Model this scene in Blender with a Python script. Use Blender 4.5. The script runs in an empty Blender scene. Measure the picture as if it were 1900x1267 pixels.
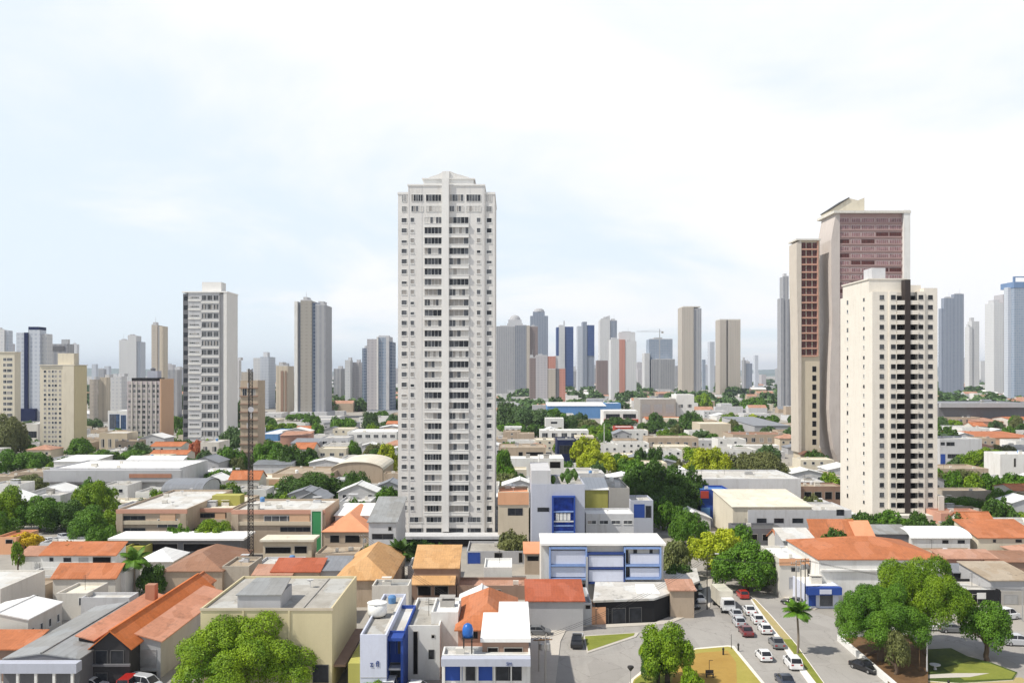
import bpy, math, random
import numpy as np
from mathutils import Vector, Matrix
# ---------------------------------------------------------------- camera, world, sun
SC = bpy.context.scene
COL = SC.collection
HC, F, HZ, CX = 42.0, 1700.0, 690.0, 950.0      # eye height (m), focal length (px of the 1900 px photo), horizon row, centre column
cam = bpy.data.objects.new('camera', bpy.data.cameras.new('camera')); COL.objects.link(cam)
cam.location = (0, 0, HC); cam.rotation_euler = (math.pi/2, 0, 0)
cam.data.sensor_width = 36; cam.data.lens = 36*F/1900; cam.data.shift_y = (HZ-633.5)/1900
cam.data.clip_start = 1; cam.data.clip_end = 40000
SC.camera = cam
SUNV = Vector((-0.66, -0.27, 0.92)).normalized()
W = bpy.data.worlds.new('World'); SC.world = W; W.use_nodes = True
nt = W.node_tree; nt.nodes.clear()
N = nt.nodes.new; L = nt.links.new
out = N('ShaderNodeOutputWorld'); bg = N('ShaderNodeBackground'); bg.inputs['Strength'].default_value = 0.1
sky = N('ShaderNodeTexSky'); sky.sky_type = 'NISHITA'; sky.sun_disc = False
sky.sun_elevation = math.asin(SUNV.z); sky.sun_rotation = math.atan2(SUNV.x, SUNV.y) % (2*math.pi)
sky.air_density = 1.0; sky.dust_density = 1.5; sky.ozone_density = 1.5; sky.altitude = 300
tc = N('ShaderNodeTexCoord')
# cloud deck: project the view direction on a flat layer
sep = N('ShaderNodeSeparateXYZ'); L(tc.outputs['Generated'], sep.inputs[0])
zz = N('ShaderNodeMath'); zz.operation = 'MAXIMUM'; L(sep.outputs['Z'], zz.inputs[0]); zz.inputs[1].default_value = 0.0
za = N('ShaderNodeMath'); za.operation = 'ADD'; L(zz.outputs[0], za.inputs[0]); za.inputs[1].default_value = 0.22
dx = N('ShaderNodeMath'); dx.operation = 'DIVIDE'; L(sep.outputs['X'], dx.inputs[0]); L(za.outputs[0], dx.inputs[1])
dy = N('ShaderNodeMath'); dy.operation = 'DIVIDE'; L(sep.outputs['Y'], dy.inputs[0]); L(za.outputs[0], dy.inputs[1])
cb = N('ShaderNodeCombineXYZ'); L(dx.outputs[0], cb.inputs[0]); L(dy.outputs[0], cb.inputs[1]); cb.inputs[2].default_value = 3.1
no = N('ShaderNodeTexNoise'); no.inputs['Scale'].default_value = 0.95; no.inputs['Detail'].default_value = 7; no.inputs['Roughness'].default_value = 0.52; no.inputs['Distortion'].default_value = 0.5
L(cb.outputs[0], no.inputs['Vector'])
gx = N('ShaderNodeMath'); gx.operation = 'MULTIPLY_ADD'; L(dx.outputs[0], gx.inputs[0]); gx.inputs[1].default_value = 0.10   # thicker cloud to the right
L(no.outputs['Fac'], gx.inputs[2])
mr = N('ShaderNodeMapRange'); mr.interpolation_type = 'SMOOTHSTEP'
mr.inputs['From Min'].default_value = 0.36; mr.inputs['From Max'].default_value = 0.60; mr.inputs['To Min'].default_value = 0.0; mr.inputs['To Max'].default_value = 1.0
L(gx.outputs[0], mr.inputs['Value'])
mx = N('ShaderNodeMix'); mx.data_type = 'RGBA'; L(mr.outputs[0], mx.inputs['Factor'])
veil = N('ShaderNodeMix'); veil.data_type = 'RGBA'; veil.inputs['Factor'].default_value = .84      # thin high veil in front of the blue
L(sky.outputs[0], veil.inputs[6]); veil.inputs[7].default_value = (8.9, 9.9, 10.8, 1)
L(veil.outputs[2], mx.inputs[6]); mx.inputs[7].default_value = (9.9, 10.0, 10.2, 1)
# overhead, out of view: clear sky made up to cut fill and deepen shadows
hi = N('ShaderNodeMapRange'); hi.interpolation_type = 'SMOOTHSTEP'; L(sep.outputs['Z'], hi.inputs['Value']); hi.inputs['From Min'].default_value = .40; hi.inputs['From Max'].default_value = .68; hi.inputs['To Max'].default_value = .9
top = N('ShaderNodeMix'); top.data_type = 'RGBA'; L(hi.outputs[0], top.inputs['Factor']); L(mx.outputs[2], top.inputs[6]); L(sky.outputs[0], top.inputs[7])
L(top.outputs[2], bg.inputs['Color']); L(bg.outputs[0], out.inputs['Surface'])
sun = bpy.data.objects.new('sun', bpy.data.lights.new('sun', 'SUN')); COL.objects.link(sun)
sun.data.energy = 4.7; sun.data.angle = math.radians(1.2); sun.data.color = (1.0, 0.95, 0.86)
sun.rotation_euler = SUNV.to_track_quat('Z', 'Y').to_euler()
SC.view_settings.view_transform = 'Standard'; SC.view_settings.look = 'None'; SC.view_settings.gamma = 1
SC.view_settings.exposure = 0.07
SC.cycles.max_bounces = 5; SC.cycles.diffuse_bounces = 3; SC.cycles.glossy_bounces = 2; SC.cycles.transmission_bounces = 2
SC.cycles.transparent_max_bounces = 4; SC.cycles.volume_bounces = 0
RND = random.Random(7)

# ---------------------------------------------------------------- materials
_M = {}
def _base(name):
    m = bpy.data.materials.new(name); m.use_nodes = True
    t = m.node_tree; b = t.nodes['Principled BSDF']
    return m, t, b
def _math(t, op, a, b=None, c=None):
    n = t.nodes.new('ShaderNodeMath'); n.operation = op
    for i, v in enumerate((a, b, c)):
        if v is None: continue
        if isinstance(v, (int, float)): n.inputs[i].default_value = v
        else: t.links.new(v, n.inputs[i])
    return n.outputs[0]
def _noise(t, vec, scale, detail=4, rough=0.6):
    n = t.nodes.new('ShaderNodeTexNoise'); n.inputs['Scale'].default_value = scale; n.inputs['Detail'].default_value = detail; n.inputs['Roughness'].default_value = rough
    t.links.new(vec, n.inputs['Vector']); return n.outputs['Fac']
def _mix(t, fac, a, b, mode='MIX'):
    n = t.nodes.new('ShaderNodeMix'); n.data_type = 'RGBA'; n.blend_type = mode
    for i, v in ((0, fac), (6, a), (7, b)):
        if isinstance(v, (int, float)): n.inputs[i].default_value = v
        elif isinstance(v, tuple): n.inputs[i].default_value = (*v, 1) if len(v) == 3 else v
        else: t.links.new(v, n.inputs[i])
    return n.outputs[2]
def _map(t, v, a, b, c=0.0, d=1.0):
    n = t.nodes.new('ShaderNodeMapRange'); t.links.new(v, n.inputs[0])
    for i, x in enumerate((a, b, c, d)): n.inputs[i+1].default_value = x
    return n.outputs[0]
def _coord(t, kind='Object'):
    return t.nodes.new('ShaderNodeTexCoord').outputs[kind]
def _scale(t, v, s):
    n = t.nodes.new('ShaderNodeMapping'); n.inputs['Scale'].default_value = s; t.links.new(v, n.inputs['Vector']); return n.outputs[0]
def _oinfo(t):
    return t.nodes.new('ShaderNodeObjectInfo').outputs['Random']
def _shift(t, v):
    # move the pattern by a random amount per object, so repeats do not show the same stains
    r = _math(t, 'MULTIPLY', _oinfo(t), 97.0)
    a = t.nodes.new('ShaderNodeVectorMath'); a.operation = 'ADD'; t.links.new(v, a.inputs[0]); t.links.new(r, a.inputs[1]); return a.outputs[0]
def sc3(c, k): return tuple(min(1, x*k) for x in c)
def plain(name, c, rough=0.7, metal=0.0, spec=0.4):
    m, t, b = _base(name)
    v = _shift(t, _coord(t)); n = _noise(t, v, 1.3, 4)
    t.links.new(_mix(t, _map(t, n, .3, .7), sc3(c, .88), sc3(c, 1.08)), b.inputs['Base Color'])
    b.inputs['Roughness'].default_value = rough; b.inputs['Metallic'].default_value = metal; b.inputs['Specular IOR Level'].default_value = spec
    return m
def wallmat(name, c, dirt=.3, dc=None):
    m, t, b = _base(name)
    o = _coord(t); v = _shift(t, o)
    big = _map(t, _noise(t, v, 0.22, 5, .65), .35, .7)
    streak = _map(t, _noise(t, _scale(t, v, (.75, .75, .13)), 1.0, 6, .72), .5, .8)
    fine = _map(t, _noise(t, v, 3.0, 3), .3, .7)
    dc = dc or sc3((c[0]*.62, c[1]*.58, c[2]*.53), 1)
    k = _mix(t, _math(t, 'MULTIPLY', streak, dirt*1.6), c, dc)
    k = _mix(t, _math(t, 'MULTIPLY', big, dirt*.9), k, sc3(c, .78))
    k = _mix(t, _math(t, 'MULTIPLY', fine, .14), k, sc3(c, .7))
    t.links.new(k, b.inputs['Base Color']); b.inputs['Roughness'].default_value = .85; b.inputs['Specular IOR Level'].default_value = .25
    return m
def roofmat(name, c, kind='conc', dirt=.5):
    m, t, b = _base(name)
    o = _coord(t); v = _shift(t, o)
    big = _map(t, _noise(t, v, .16, 6, .68), .38, .66)
    med = _map(t, _noise(t, v, .9, 5, .7), .4, .7)
    k = _mix(t, _math(t, 'MULTIPLY', big, dirt), c, sc3((c[0]*.6, c[1]*.57, c[2]*.52), 1))
    k = _mix(t, _math(t, 'MULTIPLY', med, dirt*.7), k, sc3((c[0]*.55, c[1]*.53, c[2]*.5), 1))
    pv = t.nodes.new('ShaderNodeTexVoronoi'); pv.feature = 'F1'; pv.distance = 'CHEBYCHEV'; pv.inputs['Scale'].default_value = .38; t.links.new(_scale(t, v, (1,.55,.2)), pv.inputs['Vector']); sp_ = t.nodes.new('ShaderNodeSeparateXYZ'); t.links.new(pv.outputs['Color'], sp_.inputs[0])
    k = _mix(t, _map(t, sp_.outputs[0], .45, 1.0, 0, .45*min(1, dirt*1.4)), k, sc3(c, .62)); k = _mix(t, _map(t, sp_.outputs[1], .7, .72, 0, .3*min(1, dirt*1.6)), k, sc3((c[0]*1.1+.06, c[1]*1.25+.05, c[2]*1.4+.05), 1))
    k = _mix(t, _map(t, _noise(t, _scale(t, v, (.8,.35,.3)), 1.0, 6, .75), .56, .74, 0, min(.8, dirt*1.2)), k, (.07,.065,.055))
    bump = None
    if kind in ('tilex', 'tiley', 'metx', 'mety'):
        s = t.nodes.new('ShaderNodeSeparateXYZ'); t.links.new(o, s.inputs[0])
        ax = s.outputs[0] if kind.endswith('x') else s.outputs[1]
        ay = s.outputs[1] if kind.endswith('x') else s.outputs[0]
        per = .45 if kind.startswith('tile') else 1.0
        wv = _math(t, 'ABSOLUTE', _math(t, 'SUBTRACT', _math(t, 'FRACT', _math(t, 'DIVIDE', ax, per)), .5))
        k = _mix(t, _math(t, 'MULTIPLY', _map(t, wv, .38, .5), .28), k, sc3(c, .5))
        if kind.startswith('tile'):
            rw = _math(t, 'ABSOLUTE', _math(t, 'SUBTRACT', _math(t, 'FRACT', _math(t, 'DIVIDE', ay, .8)), .5))
            k = _mix(t, _math(t, 'MULTIPLY', _map(t, rw, .36, .5), .22), k, sc3(c, .55))
            pat = _map(t, _noise(t, _scale(t, v, (2.2, 1.1, 1)), 1.0, 2), .3, .75)
            k = _mix(t, _math(t, 'MULTIPLY', pat, .35), k, sc3(c, 1.25))
        bump = wv
    t.links.new(k, b.inputs['Base Color'])
    b.inputs['Roughness'].default_value = .45 if kind.startswith('met') else .88
    b.inputs['Specular IOR Level'].default_value = .3
    if bump is not None:
        bp = t.nodes.new('ShaderNodeBump'); bp.inputs['Strength'].default_value = .35; bp.inputs['Distance'].default_value = .08
        t.links.new(bump, bp.inputs['Height']); t.links.new(bp.outputs[0], b.inputs['Normal'])
    return m
def glassmat(name, c, rough=.12):
    m, t, b = _base(name)
    v = _shift(t, _coord(t)); n = _noise(t, v, .7, 3)
    t.links.new(_mix(t, _map(t, n, .3, .7), sc3(c, .55), sc3(c, 1.3)), b.inputs['Base Color'])
    b.inputs['Roughness'].default_value = rough; b.inputs['Specular IOR Level'].default_value = .22
    return m
def facade(name, wall, glass, bay=3.2, floor=3.1, dx=.5, dz=.5, amt=.6, vert=False):
    # far towers: windows in rows (or glazed stripes) as a pattern of the facade itself
    m, t, b = _base(name)
    o = _coord(t); s = t.nodes.new('ShaderNodeSeparateXYZ'); t.links.new(o, s.inputs[0])
    h = _math(t, 'ADD', s.outputs[0], s.outputs[1])
    fx = _math(t, 'FRACT', _math(t, 'DIVIDE', h, bay)); fz = _math(t, 'FRACT', _math(t, 'DIVIDE', s.outputs[2], floor))
    mx_ = _math(t, 'LESS_THAN', fx, dx)
    mz = _math(t, 'LESS_THAN', fz, dz)
    cell = t.nodes.new('ShaderNodeTexWhiteNoise'); cell.noise_dimensions = '2D'
    cc = t.nodes.new('ShaderNodeCombineXYZ'); t.links.new(_math(t, 'FLOOR', _math(t, 'DIVIDE', h, bay)), cc.inputs[0]); t.links.new(_math(t, 'FLOOR', _math(t, 'DIVIDE', s.outputs[2], floor)), cc.inputs[1])
    t.links.new(cc.outputs[0], cell.inputs[0])
    g = mx_ if vert else _math(t, 'MULTIPLY', mx_, mz)
    g = _math(t, 'MULTIPLY', g, _math(t, 'MULTIPLY_ADD', cell.outputs[0], .6*amt, .75*amt))
    ge = t.nodes.new('ShaderNodeNewGeometry'); sn = t.nodes.new('ShaderNodeSeparateXYZ'); t.links.new(ge.outputs['Normal'], sn.inputs[0])
    g = _math(t, 'MULTIPLY', g, _math(t, 'LESS_THAN', sn.outputs[2], .5))
    v = _shift(t, o)
    stain = _map(t, _noise(t, _scale(t, v, (.3, .3, .02)), 1.0, 5), .4, .75)
    k = _mix(t, _math(t, 'MULTIPLY', stain, .35), wall, sc3(wall, .72))
    k = _mix(t, g, k, glass)
    t.links.new(k, b.inputs['Base Color']); b.inputs['Roughness'].default_value = .6; b.inputs['Specular IOR Level'].default_value = .3
    return m
def leafmat(name, c, c2):
    m, t, b = _base(name)
    g = t.nodes.new('ShaderNodeNewGeometry')
    r = g.outputs['Random Per Island']
    v = _shift(t, _coord(t)); n = _map(t, _noise(t, v, 2.2, 3), .35, .68)
    k = _mix(t, n, c, c2)
    k = _mix(t, _map(t, r, 0, 1, 0, .38), k, sc3(c2, 1.45))
    k = _mix(t, _map(t, _oinfo(t), 0, 1, 0, .35), k, sc3((c[0]*1.2, c[1]*.9, c[2]*.8), 1))
    t.links.new(k, b.inputs['Base Color']); b.inputs['Roughness'].default_value = .55; b.inputs['Specular IOR Level'].default_value = .25
    tr = t.nodes.new('ShaderNodeBsdfTranslucent'); t.links.new(k, tr.inputs['Color'])
    ms = t.nodes.new('ShaderNodeMixShader'); ms.inputs[0].default_value = .16
    t.links.new(b.outputs[0], ms.inputs[1]); t.links.new(tr.outputs[0], ms.inputs[2])
    t.links.new(ms.outputs[0], t.nodes['Material Output'].inputs['Surface'])
    return m
def groundmat(name, c, c2, scale=.15, spots=.3):
    m, t, b = _base(name)
    v = _coord(t); n = _map(t, _noise(t, v, scale, 6, .65), .35, .68); n2 = _map(t, _noise(t, v, scale*9, 4, .7), .4, .75)
    n3 = _map(t, _noise(t, v, 5.0, 3, .7), .3, .7)
    k = _mix(t, n, c, c2); k = _mix(t, _math(t, 'MULTIPLY', n2, spots), k, sc3(c, .6)); k = _mix(t, _math(t, 'MULTIPLY', n3, .25), k, sc3(c2, .7))
    if name == 'g_asph':
        vo = t.nodes.new('ShaderNodeTexVoronoi'); vo.feature = 'DISTANCE_TO_EDGE'; vo.inputs['Scale'].default_value = .16; wob = t.nodes.new('ShaderNodeVectorMath'); wob.operation = 'ADD'; t.links.new(v, wob.inputs[0])
        nz = t.nodes.new('ShaderNodeTexNoise'); nz.inputs['Scale'].default_value = .8; nz.inputs['Detail'].default_value = 4; t.links.new(v, nz.inputs['Vector']); sc_ = t.nodes.new('ShaderNodeVectorMath'); sc_.operation = 'SCALE'; sc_.inputs[3].default_value = 1.6; t.links.new(nz.outputs['Color'], sc_.inputs[0]); t.links.new(sc_.outputs[0], wob.inputs[1]); t.links.new(wob.outputs[0], vo.inputs['Vector'])
        k = _mix(t, _map(t, vo.outputs['Distance'], 0, .012, .55, 0), k, sc3(c, .5))
        pt = t.nodes.new('ShaderNodeTexVoronoi'); pt.feature = 'F1'; pt.distance = 'CHEBYCHEV'; pt.inputs['Scale'].default_value = .09; t.links.new(_scale(t, v, (1.6,.8,1)), pt.inputs['Vector']); sx = t.nodes.new('ShaderNodeSeparateXYZ'); t.links.new(pt.outputs['Color'], sx.inputs[0])
        k = _mix(t, _map(t, sx.outputs[0], .62, .66, 0, .28), k, sc3(c, .72))
        k = _mix(t, _map(t, _noise(t, _scale(t, v, (1.2,.12,1)), .6, 4), .5, .75, 0, .35), k, sc3(c, .7))
    t.links.new(k, b.inputs['Base Color']); b.inputs['Roughness'].default_value = .92; b.inputs['Specular IOR Level'].default_value = .2
    return m
def paint(name, c):
    m, t, b = _base(name)
    n = _noise(t, _shift(t, _coord(t)), 2, 3)
    t.links.new(_mix(t, n, c, sc3(c, .85)), b.inputs['Base Color'])
    b.inputs['Roughness'].default_value = .3; b.inputs['Coat Weight'].default_value = .5; b.inputs['Coat Roughness'].default_value = .08
    return m
DEFS = {
 'white': (wallmat, (.74,.73,.70), 0.48), 'offwhite': (wallmat, (.66,.63,.57), 0.51), 'cream': (wallmat, (.66,.60,.48), 0.37), 'beige': (wallmat, (.58,.50,.38), .28),
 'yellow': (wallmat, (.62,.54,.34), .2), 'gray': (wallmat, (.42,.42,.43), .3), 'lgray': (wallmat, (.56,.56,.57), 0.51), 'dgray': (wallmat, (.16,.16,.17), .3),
 'bluegray': (wallmat, (.46,.48,.55), .22), 'tan': (wallmat, (.46,.37,.28), 0.59), 'brick': (wallmat, (.40,.20,.13), .4), 'brown': (wallmat, (.30,.20,.15), .35),
 'peach': (wallmat, (.70,.38,.22), .25), 'black': (wallmat, (.018,.018,.02), .2), 'blue': (wallmat, (.03,.075,.32), .35), 'skyblue': (wallmat, (.12,.26,.50), .35), 'paleblue': (wallmat, (.60,.63,.74), .25),
 'steelblue': (wallmat, (.16,.25,.42), .2), 'navy': (wallmat, (.010,.018,.07), .2), 'red': (wallmat, (.42,.06,.04), .3), 'pink': (wallmat, (.37,.25,.235), .3), 'mauve': (wallmat, (.50,.44,.45), .2), 'salmon': (wallmat, (.55,.30,.22), .25),
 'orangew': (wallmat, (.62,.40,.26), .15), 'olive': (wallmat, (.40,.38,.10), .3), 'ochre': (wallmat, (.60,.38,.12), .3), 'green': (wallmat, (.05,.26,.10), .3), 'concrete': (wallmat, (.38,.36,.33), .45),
 'stone': (wallmat, (.45,.40,.33), .6),
 'fin': (wallmat, (.53,.475,.44), .35), 'fin2': (wallmat, (.56,.50,.43), .35), 'char': (wallmat, (.045,.043,.045), .3), 'stripe': (wallmat, (.045,.035,.032), .2),
 't1': (wallmat, (.67,.65,.62), .34), 't1b': (wallmat, (.73,.715,.685), .25), 't30': (wallmat, (.73,.68,.60), .26),
 'r_conc': (roofmat, (.44,.42,.38), 'conc', .6), 'r_light': (roofmat, (.60,.58,.54), 'conc', .5), 'r_white': (roofmat, (.80,.80,.78), 'metx', .12), 'r_whitep': (roofmat, (.84,.83,.80), 'conc', .12),
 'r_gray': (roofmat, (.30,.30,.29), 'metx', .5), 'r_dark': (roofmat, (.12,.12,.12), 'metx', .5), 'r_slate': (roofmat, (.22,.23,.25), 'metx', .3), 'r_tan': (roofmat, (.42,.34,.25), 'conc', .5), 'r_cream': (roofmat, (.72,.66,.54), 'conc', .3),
 'r_ter': (roofmat, (.47,.165,.07), 'tilex', .6), 'r_tery': (roofmat, (.60,.17,.045), 'tiley', .45), 'r_faded': (roofmat, (.46,.25,.17), 'tilex', .7), 'r_fadedy': (roofmat, (.56,.26,.16), 'tiley', .65),
 'r_ochre': (roofmat, (.56,.32,.14), 'tilex', .5), 'r_brown': (roofmat, (.30,.16,.10), 'tilex', .5), 'r_brick': (roofmat, (.40,.105,.05), 'tilex', .55), 'r_blue': (roofmat, (.06,.18,.48), 'metx', .3), 'r_peach': (roofmat, (.70,.30,.16), 'conc', .2),
 'r_olive': (roofmat, (.42,.42,.06), 'conc', .3),
 'glass': (glassmat, (.030,.033,.040)), 'glassg': (glassmat, (.10,.105,.115)), 'glassb': (glassmat, (.05,.085,.16)), 'glassblue': (glassmat, (.02,.06,.35)), 'curtain': (plain, (.30,.28,.26)), 'curtainl': (plain, (.52,.50,.47)), 'glassred': (glassmat, (.10,.028,.025)), 'glasspink': (glassmat, (.27,.15,.155), .35),
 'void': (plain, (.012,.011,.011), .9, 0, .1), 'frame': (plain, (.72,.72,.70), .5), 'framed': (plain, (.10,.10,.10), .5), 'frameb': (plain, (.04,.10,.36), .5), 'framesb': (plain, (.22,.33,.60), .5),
 'metal': (plain, (.45,.45,.45), .4, .6), 'dmetal': (plain, (.035,.032,.030), .6, .3), 'rust': (plain, (.16,.08,.05), .8), 'wood': (plain, (.20,.12,.06), .8),
 'tank': (plain, (.78,.78,.76), .4), 'tankb': (plain, (.02,.12,.42), .3), 'sign': (plain, (.80,.82,.84), .5), 'ink': (plain, (.02,.05,.20), .5), 'kerb': (plain, (.72,.68,.60), .8), 'kerbw': (plain, (.78,.75,.70), .8),
 'rubber': (plain, (.015,.015,.015), .9), 'rim': (plain, (.5,.5,.5), .35, .8), 'lamp': (plain, (.8,.8,.75), .2), 'tail': (plain, (.35,.02,.02), .3),
 'bark': (plain, (.11,.075,.05), .9), 'barkd': (plain, (.05,.038,.028), .9), 'palmbark': (plain, (.22,.18,.14), .9), 'skin': (plain, (.35,.2,.14)), 'cloth': (plain, (.03,.03,.04)),
 'p_white': (paint, (.80,.80,.80)), 'p_silver': (paint, (.50,.51,.53)), 'p_black': (paint, (.012,.012,.014)), 'p_navy': (paint, (.02,.03,.06)), 'p_red': (paint, (.42,.02,.015)), 'p_maroon': (paint, (.16,.03,.035)), 'p_gray': (paint, (.16,.165,.17)), 'p_cream': (paint, (.75,.70,.58)),
 'l_light': (leafmat, (.060,.15,.006), (.235,.35,.012)), 'l_yel': (leafmat, (.22,.30,.010), (.40,.44,.018)), 'l_mid': (leafmat, (.038,.115,.008), (.125,.25,.015)), 'l_dark': (leafmat, (.028,.075,.010), (.075,.15,.016)), 'l_olive': (leafmat, (.10,.125,.04), (.17,.19,.06)),
 'l_gold': (leafmat, (.50,.36,.01), (.62,.48,.02)), 'l_teal': (leafmat, (.055,.115,.035), (.10,.17,.05)), 'l_red': (leafmat, (.40,.12,.05), (.50,.2,.1)),
 'g_city': (groundmat, (.30,.28,.25), (.40,.37,.32), .05, .3), 'g_asph': (groundmat, (.33,.31,.285), (.38,.36,.33), .06, .15), 'g_pave': (groundmat, (.50,.46,.40), (.56,.52,.46), .2, .2), 'g_grass': (groundmat, (.17,.20,.03), (.25,.27,.05), .35, .4), 'g_ochre': (groundmat, (.36,.22,.055), (.42,.27,.07), .2, .3),
 'g_olive': (groundmat, (.33,.29,.06), (.40,.34,.09), .3, .3), 'g_soil': (groundmat, (.12,.065,.03), (.19,.11,.05), .5, .4), 'g_dry': (groundmat, (.45,.36,.20), (.38,.32,.12), .3, .3), 'g_hill': (groundmat, (.10,.14,.12), (.13,.17,.14), .002, .1), 'g_dgrass': (groundmat, (.04,.075,.015), (.09,.12,.02), .4, .4), 'line': (plain, (.75,.75,.72), .8),
}
def fac(name, *a, **k): DEFS[name] = (facade, *a, k)
def M(n):
    if n not in _M:
        d = DEFS[n]; kw = {}
        if isinstance(d[-1], dict): kw = d[-1]; d = d[:-1]
        _M[n] = d[0](n, *d[1:], **kw)
    return _M[n]
# ---------------------------------------------------------------- mesh and object helpers
class MB:
    def __init__(s): s.v = []; s.f = []; s.m = []
    def poly(s, pts, mi=0):
        i = len(s.v); s.v += [tuple(p) for p in pts]; s.f.append(tuple(range(i, i+len(pts)))); s.m.append(mi)
    def box(s, x0, x1, y0, y1, z0, z1, mi=0, skip=''):
        i = len(s.v)
        s.v += [(x0,y0,z0),(x1,y0,z0),(x1,y1,z0),(x0,y1,z0),(x0,y0,z1),(x1,y0,z1),(x1,y1,z1),(x0,y1,z1)]
        for k, q in (('b',(3,2,1,0)),('t',(4,5,6,7)),('f',(0,1,5,4)),('r',(1,2,6,5)),('k',(2,3,7,6)),('l',(3,0,4,7))):
            if k not in skip: s.f.append(tuple(i+j for j in q)); s.m.append(mi)
        return s
    def prism(s, pts, z0, z1, mi=0, mt=None, bottom=True):
        n = len(pts); i = len(s.v)
        a = sum(pts[k][0]*pts[(k+1)%n][1]-pts[(k+1)%n][0]*pts[k][1] for k in range(n))
        if a < 0: pts = list(reversed(pts))
        s.v += [(p[0],p[1],z0) for p in pts]+[(p[0],p[1],z1) for p in pts]
        for k in range(n): s.f.append((i+k, i+(k+1)%n, i+n+(k+1)%n, i+n+k)); s.m.append(mi)
        s.f.append(tuple(i+n+k for k in range(n))); s.m.append(mi if mt is None else mt)
        if bottom: s.f.append(tuple(i+k for k in reversed(range(n)))); s.m.append(mi)
        return s
    def extr(s, pts, y0, y1, mi=0):            # outline in x,z pushed along y
        n = len(pts); i = len(s.v)
        a = sum(pts[k][0]*pts[(k+1)%n][1]-pts[(k+1)%n][0]*pts[k][1] for k in range(n))
        if a < 0: pts = list(reversed(pts))
        s.v += [(p[0],y0,p[1]) for p in pts]+[(p[0],y1,p[1]) for p in pts]
        s.f.append(tuple(i+k for k in range(n))); s.m.append(mi)
        s.f.append(tuple(i+n+k for k in reversed(range(n)))); s.m.append(mi)
        for k in range(n): s.f.append((i+(k+1)%n, i+k, i+n+k, i+n+(k+1)%n)); s.m.append(mi)
        return s
    def tube(s, a, b, r0, r1=None, n=6, mi=0, cap=True):
        r1 = r0 if r1 is None else r1
        a, b = Vector(a), Vector(b); d = (b-a).normalized(); u = d.orthogonal().normalized(); w = d.cross(u); i = len(s.v)
        for p, r in ((a, r0), (b, r1)):
            for k in range(n):
                t = 2*math.pi*k/n; s.v.append(tuple(p+u*math.cos(t)*r+w*math.sin(t)*r))
        for k in range(n): s.f.append((i+k, i+(k+1)%n, i+n+(k+1)%n, i+n+k)); s.m.append(mi)
        if cap:
            s.f.append(tuple(i+n+k for k in range(n))); s.m.append(mi); s.f.append(tuple(i+k for k in reversed(range(n)))); s.m.append(mi)
        return s
    def lathe(s, c, prof, n=12, mi=0):
        i = len(s.v)
        for r, z in prof:
            for k in range(n): t = 2*math.pi*k/n; s.v.append((c[0]+r*math.cos(t), c[1]+r*math.sin(t), c[2]+z))
        for j in range(len(prof)-1):
            for k in range(n): s.f.append((i+j*n+k, i+j*n+(k+1)%n, i+(j+1)*n+(k+1)%n, i+(j+1)*n+k)); s.m.append(mi)
        s.f.append(tuple(i+(len(prof)-1)*n+k for k in range(n))); s.m.append(mi)
        s.f.append(tuple(i+k for k in reversed(range(n)))); s.m.append(mi)
        return s
    def mesh(s, name, mats):
        me = bpy.data.meshes.new(name); me.from_pydata(s.v, [], s.f)
        for m in (mats if isinstance(mats, (list, tuple)) else [mats]): me.materials.append(M(m) if isinstance(m, str) else m)
        me.polygons.foreach_set('material_index', s.m); me.update(); return me
    def build(s, name, mats, parent=None, smooth=False):
        me = s.mesh(name, mats)
        if smooth: me.polygons.foreach_set('use_smooth', [True]*len(me.polygons))
        return link(name, me, parent)
def link(name, data, parent=None, loc=(0,0,0)):
    o = bpy.data.objects.new(name, data); COL.objects.link(o); o.location = loc
    if parent is not None: o.parent = parent
    return o
def tag(o, label=None, cat=None, group=None, kind=None):
    if label: o['label'] = label
    if cat: o['category'] = cat
    if group: o['group'] = group
    if kind: o['kind'] = kind
    return o
def thing(name, label, cat, loc=(0,0,0), rz=0, group=None):
    o = link(name, None, None, loc); o.rotation_euler = (0,0,rz); o.empty_display_size = .5
    return tag(o, label, cat, group)
def copy_tree(o, parent=None):
    c = o.copy(); COL.objects.link(c)
    if parent is not None: c.parent = parent
    for ch in list(o.children): copy_tree(ch, c)
    return c
def P(px, py, z=0.0):
    D = (HC-z)*F/(py-HZ); return Vector(((px-CX)*D/F, D, z))
def PD(px, D): return (px-CX)*D/F
FOOT = []
def foot(x0, x1, y0, y1): FOOT.append((min(x0,x1), max(x0,x1), y0, y1))
def free(x0, x1, y0, y1, pad=1.0):
    return not any(x0-pad < b and x1+pad > a and y0-pad < d and y1+pad > c for a, b, c, d in FOOT)
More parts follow.
